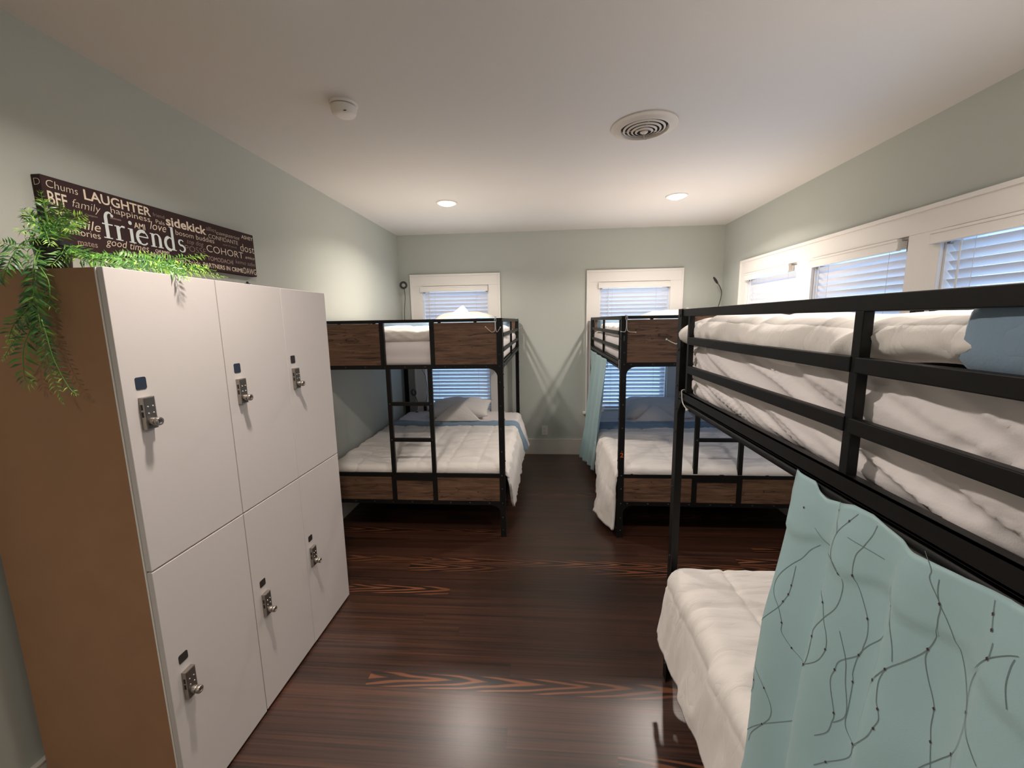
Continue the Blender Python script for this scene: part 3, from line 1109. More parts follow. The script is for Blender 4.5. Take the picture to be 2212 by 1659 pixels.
def triangle_towel(label, apex, b0, b1, seed, sag=0.03):
    apex, b0, b1 = np.array(apex), np.array(b0), np.array(b1)
    n = 22
    P = np.zeros((n, n, 3))
    for i, a in enumerate(np.linspace(0, 1, n)):
        for j, b in enumerate(np.linspace(0, 1, n)):
            base = b0 * (1 - a) + b1 * a
            q = base * (1 - b) + (apex + (a - 0.5) * 0.012 * np.array([1, 0, 0])) * b
            k = math.sin(math.pi * b) * (0.4 + 0.6 * math.sin(math.pi * a))
            q = q + np.array([0, -sag * k, 0.012 * k]) + 0.006 * np.array([0, 1, 0.4]) * float(vnoise(a * 4 + b * 2, b * 5, seed)) * (1 - b)
            P[i, j] = q
    mb = MB(); mb.grid(P)
    return tag(mb.build('folded_towel', LINEN, smooth=180, solid=0.018, solid_off=0.0), label, 'towel', 'folded triangles on the back bunks')


def fold_roll(root, mat, x0, x1, y0, y1, z0, z1, seed, name='folded_edge'):
    """loosely folded-back strip of the comforter's blue underside"""
    def disp(P, N):
        x, y, z = P[:, 0], P[:, 1], P[:, 2]
        h = 0.008 * wr(x, y, seed, 6, 9) + 0.006 * ridge(x * 9 + y * 3, z * 12, seed + 1)
        Q = P + N * h[:, None]
        Q[:, 1] += 0.025 * vnoise(x * 2.2, x * 0.2, seed + 2)
        Q[:, 2] += 0.010 * vnoise(x * 2.7, 0.5 + x * 0.1, seed + 3) * np.clip((z - z0) / (z1 - z0), 0, 1)
        return Q
    V, F = rounded_box(x0, x1, y0, y1, z0, z1, min(0.035, (z1 - z0) * 0.48, (y1 - y0) * 0.48), 0.018, disp)
    mb = MB(); mb.add(V.tolist(), F)
    return mb.build(name, mat, root, smooth=180)


# ---- left bunk, upper berth
mattress('mattress in a white sheet on the upper berth of the left bunk bed', -1.715, -0.333, 3.072, 5.012, 1.364, 1.553, 'pleat')
r = thing('comforter', 'white comforter with a blue edge on the upper left bunk bed', 'comforter', (-1.02, 3.75, 1.55), 'white comforters')
puffy(r, 'top_cover', LINEN, -1.712, -0.336, 3.071, 4.36, 1.522, 1.652, 0.05, 21, step=0.016, hem=0.030)
fold_roll(r, BLUE, -1.705, -0.342, 4.10, 4.42, 1.615, 1.716, 31)
pillow('white pillow on the upper left bunk in front of the window', (-0.93, 4.76, 1.68), 0.74, 0.46, 0.22, 3, tilt=0.28)
triangle_towel('white cloth folded into a triangle on the upper left bunk pillow', (-0.905, 4.68, 1.868), (-1.20, 4.45, 1.60), (-0.66, 4.45, 1.60), 4)

# ---- left bunk, lower berth
mattress('mattress in a white sheet on the lower berth of the left bunk bed', -1.715, -0.345, 3.072, 5.012, 0.296, 0.535, 'pleat')


def quilt_cover_disp(seed, sx, ox, sy, oy, amp=1.0):
    def f(S_, Y, P, N):
        up = np.clip(N[..., 2], 0, 1)
        sd = 1 - up
        h = quilt(S_, Y, sx, ox, sy, oy, 0.011, 0.022) * (0.35 + 0.65 * up)
        h = h + up * amp * (0.008 * wr(S_, Y, seed, 4, 7) + 0.010 * np.maximum(0, ridge(S_ * 2.0 + vnoise(S_ * 2, Y * 2, seed), Y * 15 + vnoise(S_ * 4, Y * 3, seed + 8), seed + 1)) ** 1.6 + 0.006 * np.maximum(0, ridge(S_ * 3.0 + 3, Y * 27 + 1.5 * vnoise(S_ * 3, Y * 3, seed + 9), seed + 6)) ** 1.6 + 0.003 * wr(S_, Y, seed + 2, 12, 34))
        h = h + sd * amp * (0.014 * wr(Y, P[..., 2], seed + 3, 5, 2.2) + 0.013 * np.maximum(-0.2, ridge(Y * 14 + P[..., 2] * 2.5, P[..., 2] * 2, seed + 4)) + 0.005 * wr(Y, P[..., 2], seed + 5, 26, 8))
        return h
    return f


r = thing('comforter', 'white quilted comforter with a blue edge on the lower left bunk bed', 'comforter', (-1.0, 3.75, 0.54), 'white comforters')
P = cover(3.072, 4.42, -1.735, -0.288, 0.565, 0.05, None, [(3.07, 0.43, 0.006, 0.0), (3.12, 0.34, 0.012, 0.0), (3.22, 0.17, 0.03, 0.01), (3.5, 0.185, 0.03, 0.01), (4.2, 0.24, 0.05, 0.01), (4.42, 0.28, 0.08, 0.01)], quilt_cover_disp(41, 0.243, -0.53, 0.62, 3.55))
cloth(r, 'top_cover', LINEN, P, 0.02)
P = cover(4.30, 4.46, -1.70, -0.284, 0.592, 0.05, None, [(4.30, 0.30, 0.075, 0.01), (4.46, 0.30, 0.085, 0.01)], quilt_cover_disp(45, 0, 0, 0, 0), re=0.03)
P[..., 1] += 0.03 * vnoise(P[..., 0] * 2.3, P[..., 2] * 0.5, 12)
cloth(r, 'folded_edge', BLUE, P, 0.018)
P = cover(4.40, 5.00, -1.72, -0.288, 0.572, 0.05, None, [(4.40, 0.285, 0.10, 0.01), (4.58, 0.28, 0.11, 0.02), (4.80, 0.36, 0.07, 0.02), (5.0, 0.46, 0.02, 0.0)], quilt_cover_disp(47, 0, 0, 0, 0, 0.8), re=0.03)
mb = MB(); mb.grid(P)
tag(mb.build('bed_sheet', SHEET, smooth=180, solid=0.004, solid_off=0.0), 'white sheet hanging over the aisle side of the lower left bunk', 'bed sheet')
pillow('white pillow on the lower left bunk below the lit blind', (-1.0, 4.78, 0.675), 0.72, 0.46, 0.20, 5, tilt=0.22)
triangle_towel('white cloth folded into a triangle on the lower left bunk pillow', (-0.975, 4.60, 0.800), (-1.23, 4.40, 0.605), (-0.69, 4.40, 0.605), 6)

# ---- right back bunk, upper berth
mattress('mattress in a white sheet on the upper berth of the back right bunk bed', 0.594, 2.004, 3.104, 5.018, 1.364, 1.553, 'pleat')
r = thing('comforter', 'white comforter on the upper berth of the back right bunk bed', 'comforter', (1.3, 3.8, 1.55), 'white comforters')
puffy(r, 'top_cover', LINEN, 0.597, 2.002, 3.103, 4.50, 1.545, 1.655, 0.05, 61, hem=0.022)
fold_roll(r, BLUE, 0.600, 1.998, 4.52, 4.76, 1.575, 1.690, 33)
pillow('white pillow on the upper berth of the back right bunk bed', (1.44, 4.80, 1.665), 0.74, 0.40, 0.22, 7, tilt=0.2)

# ---- right back bunk, lower berth
mattress('mattress in a white sheet on the lower berth of the back right bunk bed', 0.594, 2.004, 3.104, 5.018, 0.296, 0.535, 'pleat')
r = thing('comforter', 'white quilted comforter trailing to the floor from the lower back right bunk', 'comforter', (1.3, 3.8, 0.54), 'white comforters')
P = cover(3.085, 4.36, 0.548, 2.01, 0.565, 0.06, [(3.08, 0.055, 0.012, 0.0), (3.2, 0.06, 0.05, 0.01), (3.36, 0.080, 0.12, 0.01), (3.6, 0.12, 0.06, 0.015), (3.9, 0.16, 0.022, 0.01), (4.36, 0.20, 0.012, 0.0)], None, quilt_cover_disp(71, 0.33, 1.0, 0.40, 3.46))
cloth(r, 'top_cover', LINEN, P, 0.02)
P = cover(4.22, 4.42, 0.552, 2.0, 0.590, 0.06, [(4.22, 0.22, 0.012, 0.0), (4.42, 0.25, 0.012, 0.0)], None, quilt_cover_disp(75, 0, 0, 0, 0), re=0.03)
P[..., 1] += 0.02 * vnoise(P[..., 0] * 2.3, P[..., 2] * 0.5, 14)
cloth(r, 'folded_edge', BLUE, P, 0.018)
P = cover(4.36, 5.0, 0.575, 2.0, 0.572, 0.05, [(4.36, 0.40, 0.004, 0), (5.0, 0.42, 0.0, 0)], None, quilt_cover_disp(77, 0, 0, 0, 0, 0.8), re=0.03)
mb = MB(); mb.grid(P)
tag(mb.build('bed_sheet', SHEET, smooth=180, solid=0.004, solid_off=0.0), 'white sheet at the head of the lower back right bunk, in blue window light', 'bed sheet')
pillow('white pillow on the lower back right bunk below the window', (1.27, 4.79, 0.665), 0.76, 0.46, 0.22, 9, tilt=0.25)
triangle_towel('white cloth folded into a triangle on the lower back right bunk pillow', (1.215, 4.62, 0.735), (0.98, 4.46, 0.592), (1.44, 4.46, 0.592), 10)

# ---- near bunk, upper berth
mattress('mattress in a creased white sheet on the upper berth of the nearest bunk bed', 0.608, 1.985, -0.165, 1.768, 1.3665, 1.600, 'diag')
r = thing('comforter', 'white comforter with a fat blue fold on the upper nearest bunk', 'comforter', (1.3, 1.0, 1.56), 'white comforters')


def end_bulge(Q, N, t):
    w = np.exp(-((Q[:, 1] - 1.735) / 0.030) ** 2) * np.clip(-N[:, 0], 0, 1)
    Q[:, 0] -= 0.036 * w
    Q[:, 2] -= 0.020 * np.exp(-((Q[:, 1] - 1.78) / 0.07) ** 2) * np.clip(t, 0, 1)
    lift = sstep(1.05, 0.62, Q[:, 1]) * np.clip(1 - t, 0, 1)
    Q[:, 2] += 0.045 * lift
    return Q


puffy(r, 'top_cover', LINEN, 0.593, 1.985, 0.585, 1.771, 1.572, 1.690, 0.052, 81, step=0.0125, hem=0.010, bulge=end_bulge, wk=0.9)
fold_roll(r, BLUE, 0.585, 1.98, 0.18, 0.628, 1.610, 1.722, 91)

# ---- near bunk, lower berth
mattress('mattress in a white sheet on the lower berth of the nearest bunk bed', 0.594, 1.985, -0.165, 1.765, 0.311, 0.54, 'pleat')
r = thing('comforter', 'white quilted comforter on the lower nearest bunk, half behind the teal curtain', 'comforter', (1.2, 1.0, 0.55), 'white comforters')
P = cover(0.10, 1.772, 0.553, 1.98, 0.590, 0.062, [(0.1, 0.24, 0.02, 0.004), (1.2, 0.24, 0.02, 0.004), (1.62, 0.24, 0.024, 0.006), (1.772, 0.25, 0.020, 0.0)], None, quilt_cover_disp(101, 0.30, 0.775, 0.36, 1.49, 0.85), re=0.07, step=0.0115)
cloth(r, 'top_cover', LINEN, P, 0.018)

# ------------------------------------------------------------------ locker cabinet
LX = -1.2255                                   # face of the doors
r = thing('locker_cabinet', 'tall white locker cabinet with six doors and brown side, left foreground', 'locker', (-1.49, 1.69, 0))
mb = MB()
mb.box(-1.740, LX - 0.020, 1.099, 1.117, 0.03, 1.864); mb.box(-1.740, LX - 0.020, 2.262, 2.280, 0.03, 1.864)
mb.box(-1.740, LX - 0.020, 1.117, 2.262, 1.846, 1.864); mb.box(-1.740, LX - 0.020, 1.117, 2.262, 0.03, 0.048)
mb.box(-1.740, -1.732, 1.117, 2.262, 0.048, 1.846)
for q in (1.489, 1.878):
    mb.box(-1.732, LX - 0.020, q, q + 0.018, 0.048, 1.846)
mb.box(-1.70, LX - 0.05, 1.12, 2.26, 0.0, 0.03)
mb.build('carcass', BROWN, r)
mb = MB(); mb.box(LX - 0.0235, LX - 0.0190, 1.0962, 1.1012, 0.03, 1.864); mb.build('edge_strip', TRIM, r)
ROWS = [(0.012, 0.9345, 0.603, 0.572, 0.540, 0.438), (0.9395, 1.8655, 1.546, 1.508, 1.484, 1.384)]
COLS = [(1.0985, 1.4965), (1.4995, 1.8830), (1.8860, 2.2805)]
for ri, (z0, z1, s1, s0, p1, p0) in enumerate(ROWS):
    for ci, (y0, y1) in enumerate(COLS):
        zz0 = z0 + (0.000, 0.004, 0.002)[ci] * (1 - ri)
        off = (0.0, 0.0008, 0.0004)[ci]
        mb = MB(); mb.box(LX - 0.0185 + off, LX + off, y0, y1, zz0, z1)
        dr = mb.build('door', LOCKER, r, bevel=0.0018)
        f = LX + off
        ys = y0 + (0.0405 if ci != 2 else 0.0275)
        mb = MB()
        c = 0.006
        w, h = 0.035, s1 - s0
        poly = []
        for cx, cy, a0 in ((ys + w - c, s0 + c, -math.pi / 2), (ys + w - c, s1 - c, 0), (ys + c, s1 - c, math.pi / 2), (ys + c, s0 + c, math.pi)):
            poly += [(cx + c * math.cos(a0 + t), cy + c * math.sin(a0 + t)) for t in np.linspace(0, math.pi / 2, 5)]
        mb.prism(poly, lambda a, b, d: (d, a, b), f, f + 0.0012)
        mb.build('number_sticker', STICKB if (ri == 1 and ci < 2) else STICK, dr)
        yp = ys + 0.0015
        mb = MB(); mb.box(f, f + 0.0155, yp, yp + 0.0385, p0, p1)
        mb.cur = 1
        mb.box(f + 0.0155, f + 0.0165, yp + 0.003, yp + 0.0355, p0 + 0.003, p1 - 0.003)
        mb.cur = 2
        for k in range(2):
            zc = p0 + 0.058 - k * 0.0225 + 0.012
            mb.box(f + 0.0045, f + 0.0115, yp - 0.0006, yp + 0.0005, zc - 0.0085, zc + 0.0085)
        mb.cur = 3
        for a in (0.0115, 0.028):
            for b in (0.071, 0.050):
                mb.lathe([(0.0024, 0.0), (0.002, 0.0017), (0.0, 0.0022)], (f + 0.0165, yp + a, p0 + b), 10, 'x')
        mb.build('lock_plate', [STEEL, DSTEEL, SLOT, BTN], dr, bevel=0.0012)
        mb = MB()
        kc = (f + 0.0155, yp + 0.0195, p0 + 0.0235)
        mb.lathe([(0.0125, 0.0), (0.0125, 0.012), (0.0115, 0.014), (0.0085, 0.0145), (0.0095, 0.0165), (0.0118, 0.017), (0.0130, 0.0185), (0.0130, 0.0260), (0.0118, 0.0278), (0.0074, 0.0280), (0.0066, 0.0250), (0.0045, 0.0247), (0.0, 0.0247)], kc, 26, 'x')
        mb.cur = 1
        mb.box(kc[0] + 0.0248, kc[0] + 0.0255, kc[1] - 0.0011, kc[1] + 0.0011, kc[2] - 0.0045, kc[2] + 0.0045)
        mb.build('lock_knob', [STEEL, SLOT], dr, smooth=35)
mb = MB(); mb.box(-1.252, -1.236, 1.690, 1.706, 1.864, 1.871); mb.box(-1.248, -1.240, 1.694, 1.702, 1.871, 1.878)
tag(mb.build('cable_clip', BPLAST, bevel=0.002), 'tiny black plastic piece on the top edge of the white locker cabinet', 'clip')

# ------------------------------------------------------------------ word sign
SXF = -1.7395
r = thing('canvas_sign', 'long dark brown canvas sign covered in friendship words, hung above the lockers', 'wall sign', (-1.757, 1.93, 1.985))
mb = MB(); mb.box(XL, SXF, 1.399, 2.466, 1.985, 2.2285); mb.build('canvas', CANVAS, r, bevel=0.003)
mb = MB()


def sgn(txt, ya, yb, z, h, mat=0, bold=0.0, shear=0.0, sub=False):
    mb.cur = mat
    text(mb, txt, h, lambda u, v: (SXF + 0.0009, ya + u, z + v), width=yb - ya, bold=bold, shear=shear)


WORDS = [("Chums", 1.413, 1.514, 2.189, .027, 0, -.012, .1), ("BFF", 1.412, 1.472, 2.133, .045, 0, .01, 0), ("LAUGHTER", 1.534, 1.805, 2.181, .036, 0, .016, 0),
         ("family", 1.488, 1.588, 2.142, .030, 0, -.016, .25), ("happiness", 1.628, 1.798, 2.155, .024, 0, -.008, 0), ("AMI", 1.718, 1.768, 2.1155, .024, 0, .012, 0),
         ("love", 1.792, 1.873, 2.126, .036, 0, -.006, .3), ("Pals", 1.825, 1.868, 2.157, .018, 0, -.01, 0), ("friend", 1.815, 1.871, 2.186, .016, 2, -.014, 0),
         ("sidekick", 1.877, 2.108, 2.162, .040, 0, .022, 0), ("allies", 2.111, 2.178, 2.186, .022, 2, -.012, 0), ("bosom buddies", 1.922, 2.155, 2.127, .024, 0, -.012, 0),
         ("CONFIDANTE", 2.121, 2.332, 2.149, .022, 0, -.016, 0), ("compatriot", 2.178, 2.350, 2.179, .020, 0, -.016, .35), ("ASHEY", 2.364, 2.459, 2.193, .020, 0, .0, .1),
         ("dost", 2.346, 2.462, 2.120, .044, 0, -.014, 0), ("good times", 1.588, 1.772, 2.0225, .030, 0, -.008, .3), ("top dog", 1.981, 2.080, 2.098, .022, 2, -.014, .25),
         ("POSSE", 1.966, 2.092, 2.061, .028, 2, -.022, 0), ("COHORT", 2.098, 2.363, 2.0775, .036, 0, -.012, 0), ("amico", 2.379, 2.456, 2.0825, .018, 0, -.012, .25),
         ("TOMODACHI", 2.097, 2.276, 2.0345, .022, 2, .006, 0), ("kemo sabe", 2.296, 2.456, 2.0445, .022, 2, -.014, .15), ("best buds", 1.902, 2.046, 2.000, .021, 0, -.004, 0),
         ("PARTNERS IN CRIME", 2.064, 2.348, 1.998, .022, 0, .012, 0), ("DAWG", 2.354, 2.460, 1.995, .034, 0, -.006, 0), ("AMIGOS", 1.773, 1.878, 2.0035, .025, 0, -.014, 0),
         ("comrades", 1.637, 1.756, 2.002, .016, 2, -.010, 0), ("mates", 1.485, 1.555, 2.0055, .022, 2, .004, 0), ("memories", 1.426, 1.571, 2.0405, .026, 0, -.008, 0),
         ("smile", 1.462, 1.577, 2.068, .036, 0, -.004, .25), ("forever", 1.393 + .008, 1.459, 2.1015, .020, 0, -.008, 0), ("CHUMMY", 1.802, 1.875, 2.028, .013, 0, .016, 0),
         ("companion", 1.535, 1.572, 2.121, .007, 2, 0, 0), ("soulmate", 1.621, 1.665, 2.1305, .008, 2, .01, 0), ("old friend", 2.215, 2.315, 2.128, .010, 2, -.012, 0)]
for t, ya, yb, z, h, m_, bo, sh in WORDS:
    sgn(t, ya, yb, z, h, m_, bo, sh)
# the big word, drawn stroke by stroke with serifs
mb.cur = 1
STK = [0]


def stroke(pts, ws):
    n = len(pts)
    ws = ws if isinstance(ws, (list, tuple)) else [ws] * n
    L, Rr = [], []
    for i, p in enumerate(pts):
        a, b = pts[max(0, i - 1)], pts[min(n - 1, i + 1)]
        d = (b[0] - a[0], b[1] - a[1]); l = math.hypot(*d) or 1
        nx, ny = -d[1] / l * ws[i] / 2, d[0] / l * ws[i] / 2
        L.append((p[0] + nx, p[1] + ny)); Rr.append((p[0] - nx, p[1] - ny))
    STK[0] += 1
    V = [(SXF + 0.0010 + 0.00012 * STK[0], a, b) for a, b in L + Rr]
    mb.add(V, [(i, i + 1, n + i + 1, n + i) for i in range(n - 1)])


def arc(cx, cy, rx, ry, a0, a1, n=14):
    return [(cx + rx * math.cos(math.radians(a)), cy + ry * math.sin(math.radians(a))) for a in np.linspace(a0, a1, n)]


ZB, XH, AS = 2.050, 0.058, 0.106
k = 0.0135


def serif(y, z, w=0.026, t=0.004):
    stroke([(y - w / 2, z), (y + w / 2, z)], t)


# f
stroke([(1.602, ZB), (1.602, ZB + 0.078)] + arc(1.617, ZB + 0.080, 0.015, 0.022, 180, 40), [k] * 2 + list(np.linspace(k, 0.004, 14))); serif(1.602, ZB + 0.002, 0.034); stroke([(1.585, ZB + XH - 0.003), (1.626, ZB + XH - 0.003)], 0.005); stroke(arc(1.628, ZB + 0.092, 0.003, 0.003, 0, 360), 0.006)
# r
stroke([(1.646, ZB), (1.646, ZB + XH)], k); serif(1.646, ZB + 0.002, 0.030); serif(1.640, ZB + XH - 0.002, 0.016); stroke(arc(1.666, ZB + XH - 0.018, 0.016, 0.018, 170, 60), [0.004] * 8 + [0.008] * 6)
# i
stroke([(1.701, ZB), (1.701, ZB + XH)], k); serif(1.701, ZB + 0.002, 0.030); serif(1.695, ZB + XH - 0.002, 0.016); stroke(arc(1.700, ZB + 0.081, 0.004, 0.004, 0, 360), 0.008)
# e
stroke(arc(1.749, ZB + 0.029, 0.024, 0.028, 5, 320, 26), [0.005] * 5 + [k] * 14 + [0.006] * 7); stroke([(1.728, ZB + 0.033), (1.772, ZB + 0.033)], 0.0045)
# n
stroke([(1.797, ZB), (1.797, ZB + XH)], k); serif(1.797, ZB + 0.002, 0.028); serif(1.791, ZB + XH - 0.002, 0.014); stroke(arc(1.815, ZB + XH - 0.020, 0.016, 0.020, 170, 0) + [(1.831, ZB)], [0.004] * 7 + list(np.linspace(0.005, k, 7)) + [k]); serif(1.831, ZB + 0.002, 0.026)
# d
stroke(arc(1.879, ZB + 0.028, 0.022, 0.028, 0, 360, 26), [0.006] * 7 + [k] * 13 + [0.006] * 6); stroke([(1.898, ZB), (1.898, ZB + AS)], k); serif(1.892, ZB + AS - 0.002, 0.016); serif(1.904, ZB + 0.002, 0.016)
# s
stroke(arc(1.943, ZB + 0.043, 0.013, 0.013, 30, 250, 12) + arc(1.943, ZB + 0.016, 0.016, 0.015, 80, -150, 12), [0.005] * 5 + [0.009] * 14 + [0.005] * 5)

# the wrapped edge facing the camera shows part of a letter
mb.cur = 0
V, Fc = text_verts('D', -0.02)
mb.add([(XL + 0.006 + a * 0.040, 1.399 - 0.0008, 2.192 + b * 0.034) for a, b in V], Fc)
mb.build('lettering', [CREAM, ICE, DULL], r)

# ------------------------------------------------------------------ fern
r = thing('potted_fern', 'trailing green fern in a small black pot on top of the white lockers', 'potted plant', (-1.50, 1.205, 1.8645))
pc = (-1.493, 1.20, 1.8645)
mb = MB(); mb.lathe([(0.0, 0.0), (0.034, 0.0), (0.036, 0.004), (0.042, 0.080), (0.045, 0.080), (0.046, 0.094), (0.042, 0.094), (0.040, 0.080), (0.0, 0.078)], pc, 36)
mb.build('pot', POT, r, smooth=40)
mb = MB(); mb.lathe([(0.041, 0.082), (0.03, 0.086), (0.0, 0.088)], pc, 24); mb.build('soil', SOIL, r, smooth=80)
rng = random.Random(3)


def spline(pts, n):
    P = [Vector(p) for p in pts]
    out = []
    m = len(P) - 1
    for i in range(n):
        t = i / (n - 1) * m
        a = min(int(t), m - 1); f = t - a
        p0, p1, p2, p3 = P[max(a - 1, 0)], P[a], P[a + 1], P[min(a + 2, m)]
        out.append(0.5 * ((2 * p1) + (p2 - p0) * f + (2 * p0 - 5 * p1 + 4 * p2 - p3) * f * f + (3 * p1 - p0 - 3 * p2 + p3) * f ** 3))
    return out


def frond(pts, hint, L, gap=0.0085, tips=0.25, dark=0.45, jit=0.35):
    ln = sum((Vector(pts[i + 1]) - Vector(pts[i])).length for i in range(len(pts) - 1))
    n = max(10, int(ln / gap))
    Q = spline(pts, n)
    mb = MB()
    mb.tube(Q, [0.0017 - 0.0009 * i / n for i in range(n)], 5)
    for i in range(1, n):
        s = i / (n - 1)
        d = (Q[min(i + 1, n - 1)] - Q[i - 1]).normalized()
        nn = Vector(hint) + Vector((rng.uniform(-jit, jit), rng.uniform(-jit, jit), rng.uniform(-jit, jit)))
        side = d.cross(nn)
        if side.length < 1e-4:
            continue
        side.normalize()
        nn = side.cross(d).normalized()
        l = L * max(0.30, math.sin(math.pi * (0.16 + 0.80 * s)) ** 0.7) * rng.uniform(0.8, 1.15)
        for sg in (-1, 1):
            a = math.radians(rng.uniform(48, 68)) if s < 0.93 else math.radians(rng.uniform(10, 40))
            dr = (side * sg * math.sin(a) + d * math.cos(a) + nn * rng.uniform(-0.25, 0.35)).normalized()
            w = dr.cross(nn).normalized() * l * rng.uniform(0.08, 0.115)
            b = Q[i] + dr * 0.001
            m1 = b + dr * l * 0.42 + nn * l * 0.07
            tip = b + dr * l + nn * (-0.10 * l) + Vector((0, 0, -0.12 * l))
            p = rng.random()
            mb.cur = 2 if (s > 1 - tips and p < 0.75) or p > 0.93 else (1 if p < dark else 0)
            fold = nn * l * 0.035
            mb.add([b, m1 + w + fold, tip, m1 - w + fold, m1], [(0, 4, 1), (1, 4, 2), (2, 4, 3), (3, 4, 0)])
    mb.build('frond', [LEAF, LEAFD, LEAFL], r, smooth=180)


UP = [[(-1.552, 1.25, 1.971), (-1.545, 1.24, 2.039), (-1.523, 1.22, 2.107)], [(-1.551, 1.25, 1.978), (-1.528, 1.2, 2.015), (-1.529, 1.17, 2.048)], [(-1.546, 1.25, 1.978), (-1.504, 1.27, 2.033), (-1.472, 1.29, 2.054)], [(-1.551, 1.25, 1.978), (-1.505, 1.24, 2.037), (-1.474, 1.23, 2.075)], [(-1.555, 1.25, 1.972), (-1.535, 1.19, 1.991), (-1.505, 1.13, 1.974)], [(-1.543, 1.25, 1.971), (-1.507, 1.28, 2.016), (-1.514, 1.33, 2.053)], [(-1.554, 1.25, 1.979), (-1.518, 1.2, 2.004), (-1.519, 1.17, 2.011)], [(-1.526, 1.23, 1.974), (-1.486, 1.18, 1.979), (-1.487, 1.15, 1.951)], [(-1.539, 1.24, 1.972), (-1.567, 1.26, 2.072), (-1.584, 1.27, 2.1)], [(-1.535, 1.24, 1.976), (-1.442, 1.2, 1.999), (-1.388, 1.18, 1.98)], [(-1.526, 1.23, 1.974), (-1.453, 1.16, 1.978), (-1.423, 1.14, 1.937)], [(-1.553, 1.25, 1.983), (-1.605, 1.25, 2.043), (-1.628, 1.25, 2.047)], [(-1.545, 1.25, 1.982), (-1.589, 1.3, 2.04), (-1.604, 1.36, 2.091)]]
LEFTF = [[(-1.543, 1.22, 1.959), (-1.466, 1.12, 1.945), (-1.431, 1.05, 1.889), (-1.459, 1.04, 1.822)], [(-1.544, 1.22, 1.952), (-1.436, 1.1, 1.922), (-1.423, 1.06, 1.86), (-1.44, 1.05, 1.785), (-1.468, 1.04, 1.755)], [(-1.527, 1.2, 1.948), (-1.403, 1.08, 1.887), (-1.399, 1.06, 1.81), (-1.413, 1.06, 1.76), (-1.445, 1.05, 1.698), (-1.502, 1.04, 1.615)], [(-1.528, 1.2, 1.941), (-1.401, 1.08, 1.874), (-1.393, 1.06, 1.785), (-1.397, 1.06, 1.722), (-1.396, 1.06, 1.658), (-1.393, 1.06, 1.58), (-1.36, 1.05, 1.491)], [(-1.388, 1.06, 1.81), (-1.412, 1.05, 1.754), (-1.45, 1.04, 1.71), (-1.476, 1.04, 1.666)], [(-1.401, 1.06, 1.735), (-1.431, 1.055, 1.684), (-1.452, 1.05, 1.633), (-1.462, 1.05, 1.555), (-1.435, 1.05, 1.544)], [(-1.399, 1.085, 1.869), (-1.374, 1.08, 1.83), (-1.378, 1.08, 1.786), (-1.387, 1.08, 1.771), (-1.357, 1.08, 1.743)], [(-1.39, 1.06, 1.722), (-1.377, 1.055, 1.671), (-1.361, 1.05, 1.607), (-1.333, 1.05, 1.534), (-1.311, 1.05, 1.512)], [(-1.474, 1.14, 1.93), (-1.405, 1.05, 1.913), (-1.405, 1.02, 1.919)], [(-1.434, 1.09, 1.902), (-1.428, 1.04, 1.87), (-1.47, 1.02, 1.803)], [(-1.402, 1.07, 1.848), (-1.407, 1.05, 1.809), (-1.433, 1.03, 1.784), (-1.458, 1.03, 1.766)]]
RIGHTF = [[(-1.42, 1.187, 1.936), (-1.33, 1.168, 1.897), (-1.29, 1.24, 1.885), (-1.27, 1.349, 1.89), (-1.26, 1.471, 1.888), (-1.255, 1.599, 1.886)], [(-1.45, 1.2, 1.946), (-1.36, 1.223, 1.913), (-1.33, 1.33, 1.92), (-1.31, 1.451, 1.917), (-1.3, 1.599, 1.912)], [(-1.36, 1.343, 1.919), (-1.36, 1.469, 1.94), (-1.38, 1.658, 1.982)], [(-1.46, 1.194, 1.931), (-1.38, 1.179, 1.9), (-1.36, 1.199, 1.886)], [(-1.45, 1.199, 1.939), (-1.44, 1.172, 1.907), (-1.44, 1.149, 1.882)], [(-1.27, 1.3, 1.896), (-1.225, 1.326, 1.878), (-1.19, 1.338, 1.852)], [(-1.4, 1.23, 1.911), (-1.42, 1.338, 1.934), (-1.44, 1.48, 1.964)], [(-1.42, 1.198, 1.931), (-1.3, 1.18, 1.887), (-1.27, 1.281, 1.879), (-1.262, 1.412, 1.882)], [(-1.32, 1.212, 1.896), (-1.31, 1.341, 1.906), (-1.3, 1.499, 1.909), (-1.31, 1.567, 1.926)]]
for i, p in enumerate(UP):
    frond(p, (0.55, -0.7, 0.35), 0.032, tips=0.35, dark=(0.8 if i in (0, 8) else 0.35), jit=0.6)
for i, p in enumerate(LEFTF):
    if i in (1, 10):
        continue
    frond(p, (0.35, -0.9, 0.15), 0.022 if i in (6, 7) else 0.036, gap=0.0105, tips=0.16, dark=0.60, jit=0.3)
for i, p in enumerate(RIGHTF):
    frond(p, (0.75, -0.35, 0.55), 0.034, tips=0.30, dark=0.30, jit=0.5)

# ------------------------------------------------------------------ curtains and rods
mb = MB(); mb.tube([(0.586, -0.15, 1.337), (0.586, 1.752, 1.337)], 0.0125, 16)
tag(mb.build('curtain_rod', BLACK, smooth=60), 'black curtain rod slung under the long upper rail of the nearest bunk bed', 'curtain rod')
mb = MB(); mb.tube([(0.586, 3.125, 1.322), (0.586, 5.0, 1.322)], 0.0115, 14)
tag(mb.build('curtain_rod', BLACK, smooth=60), 'black curtain rod under the upper rail of the back right bunk, holding a gathered curtain', 'curtain rod')


def pleat(p, k):
    """soft sawtooth: a slow rise and a quick fall per unit of p"""
    t = p - np.floor(p)
    s = np.where(t < k, t / k, (1 - t) / (1 - k))
    return s * s * (3 - 2 * s)


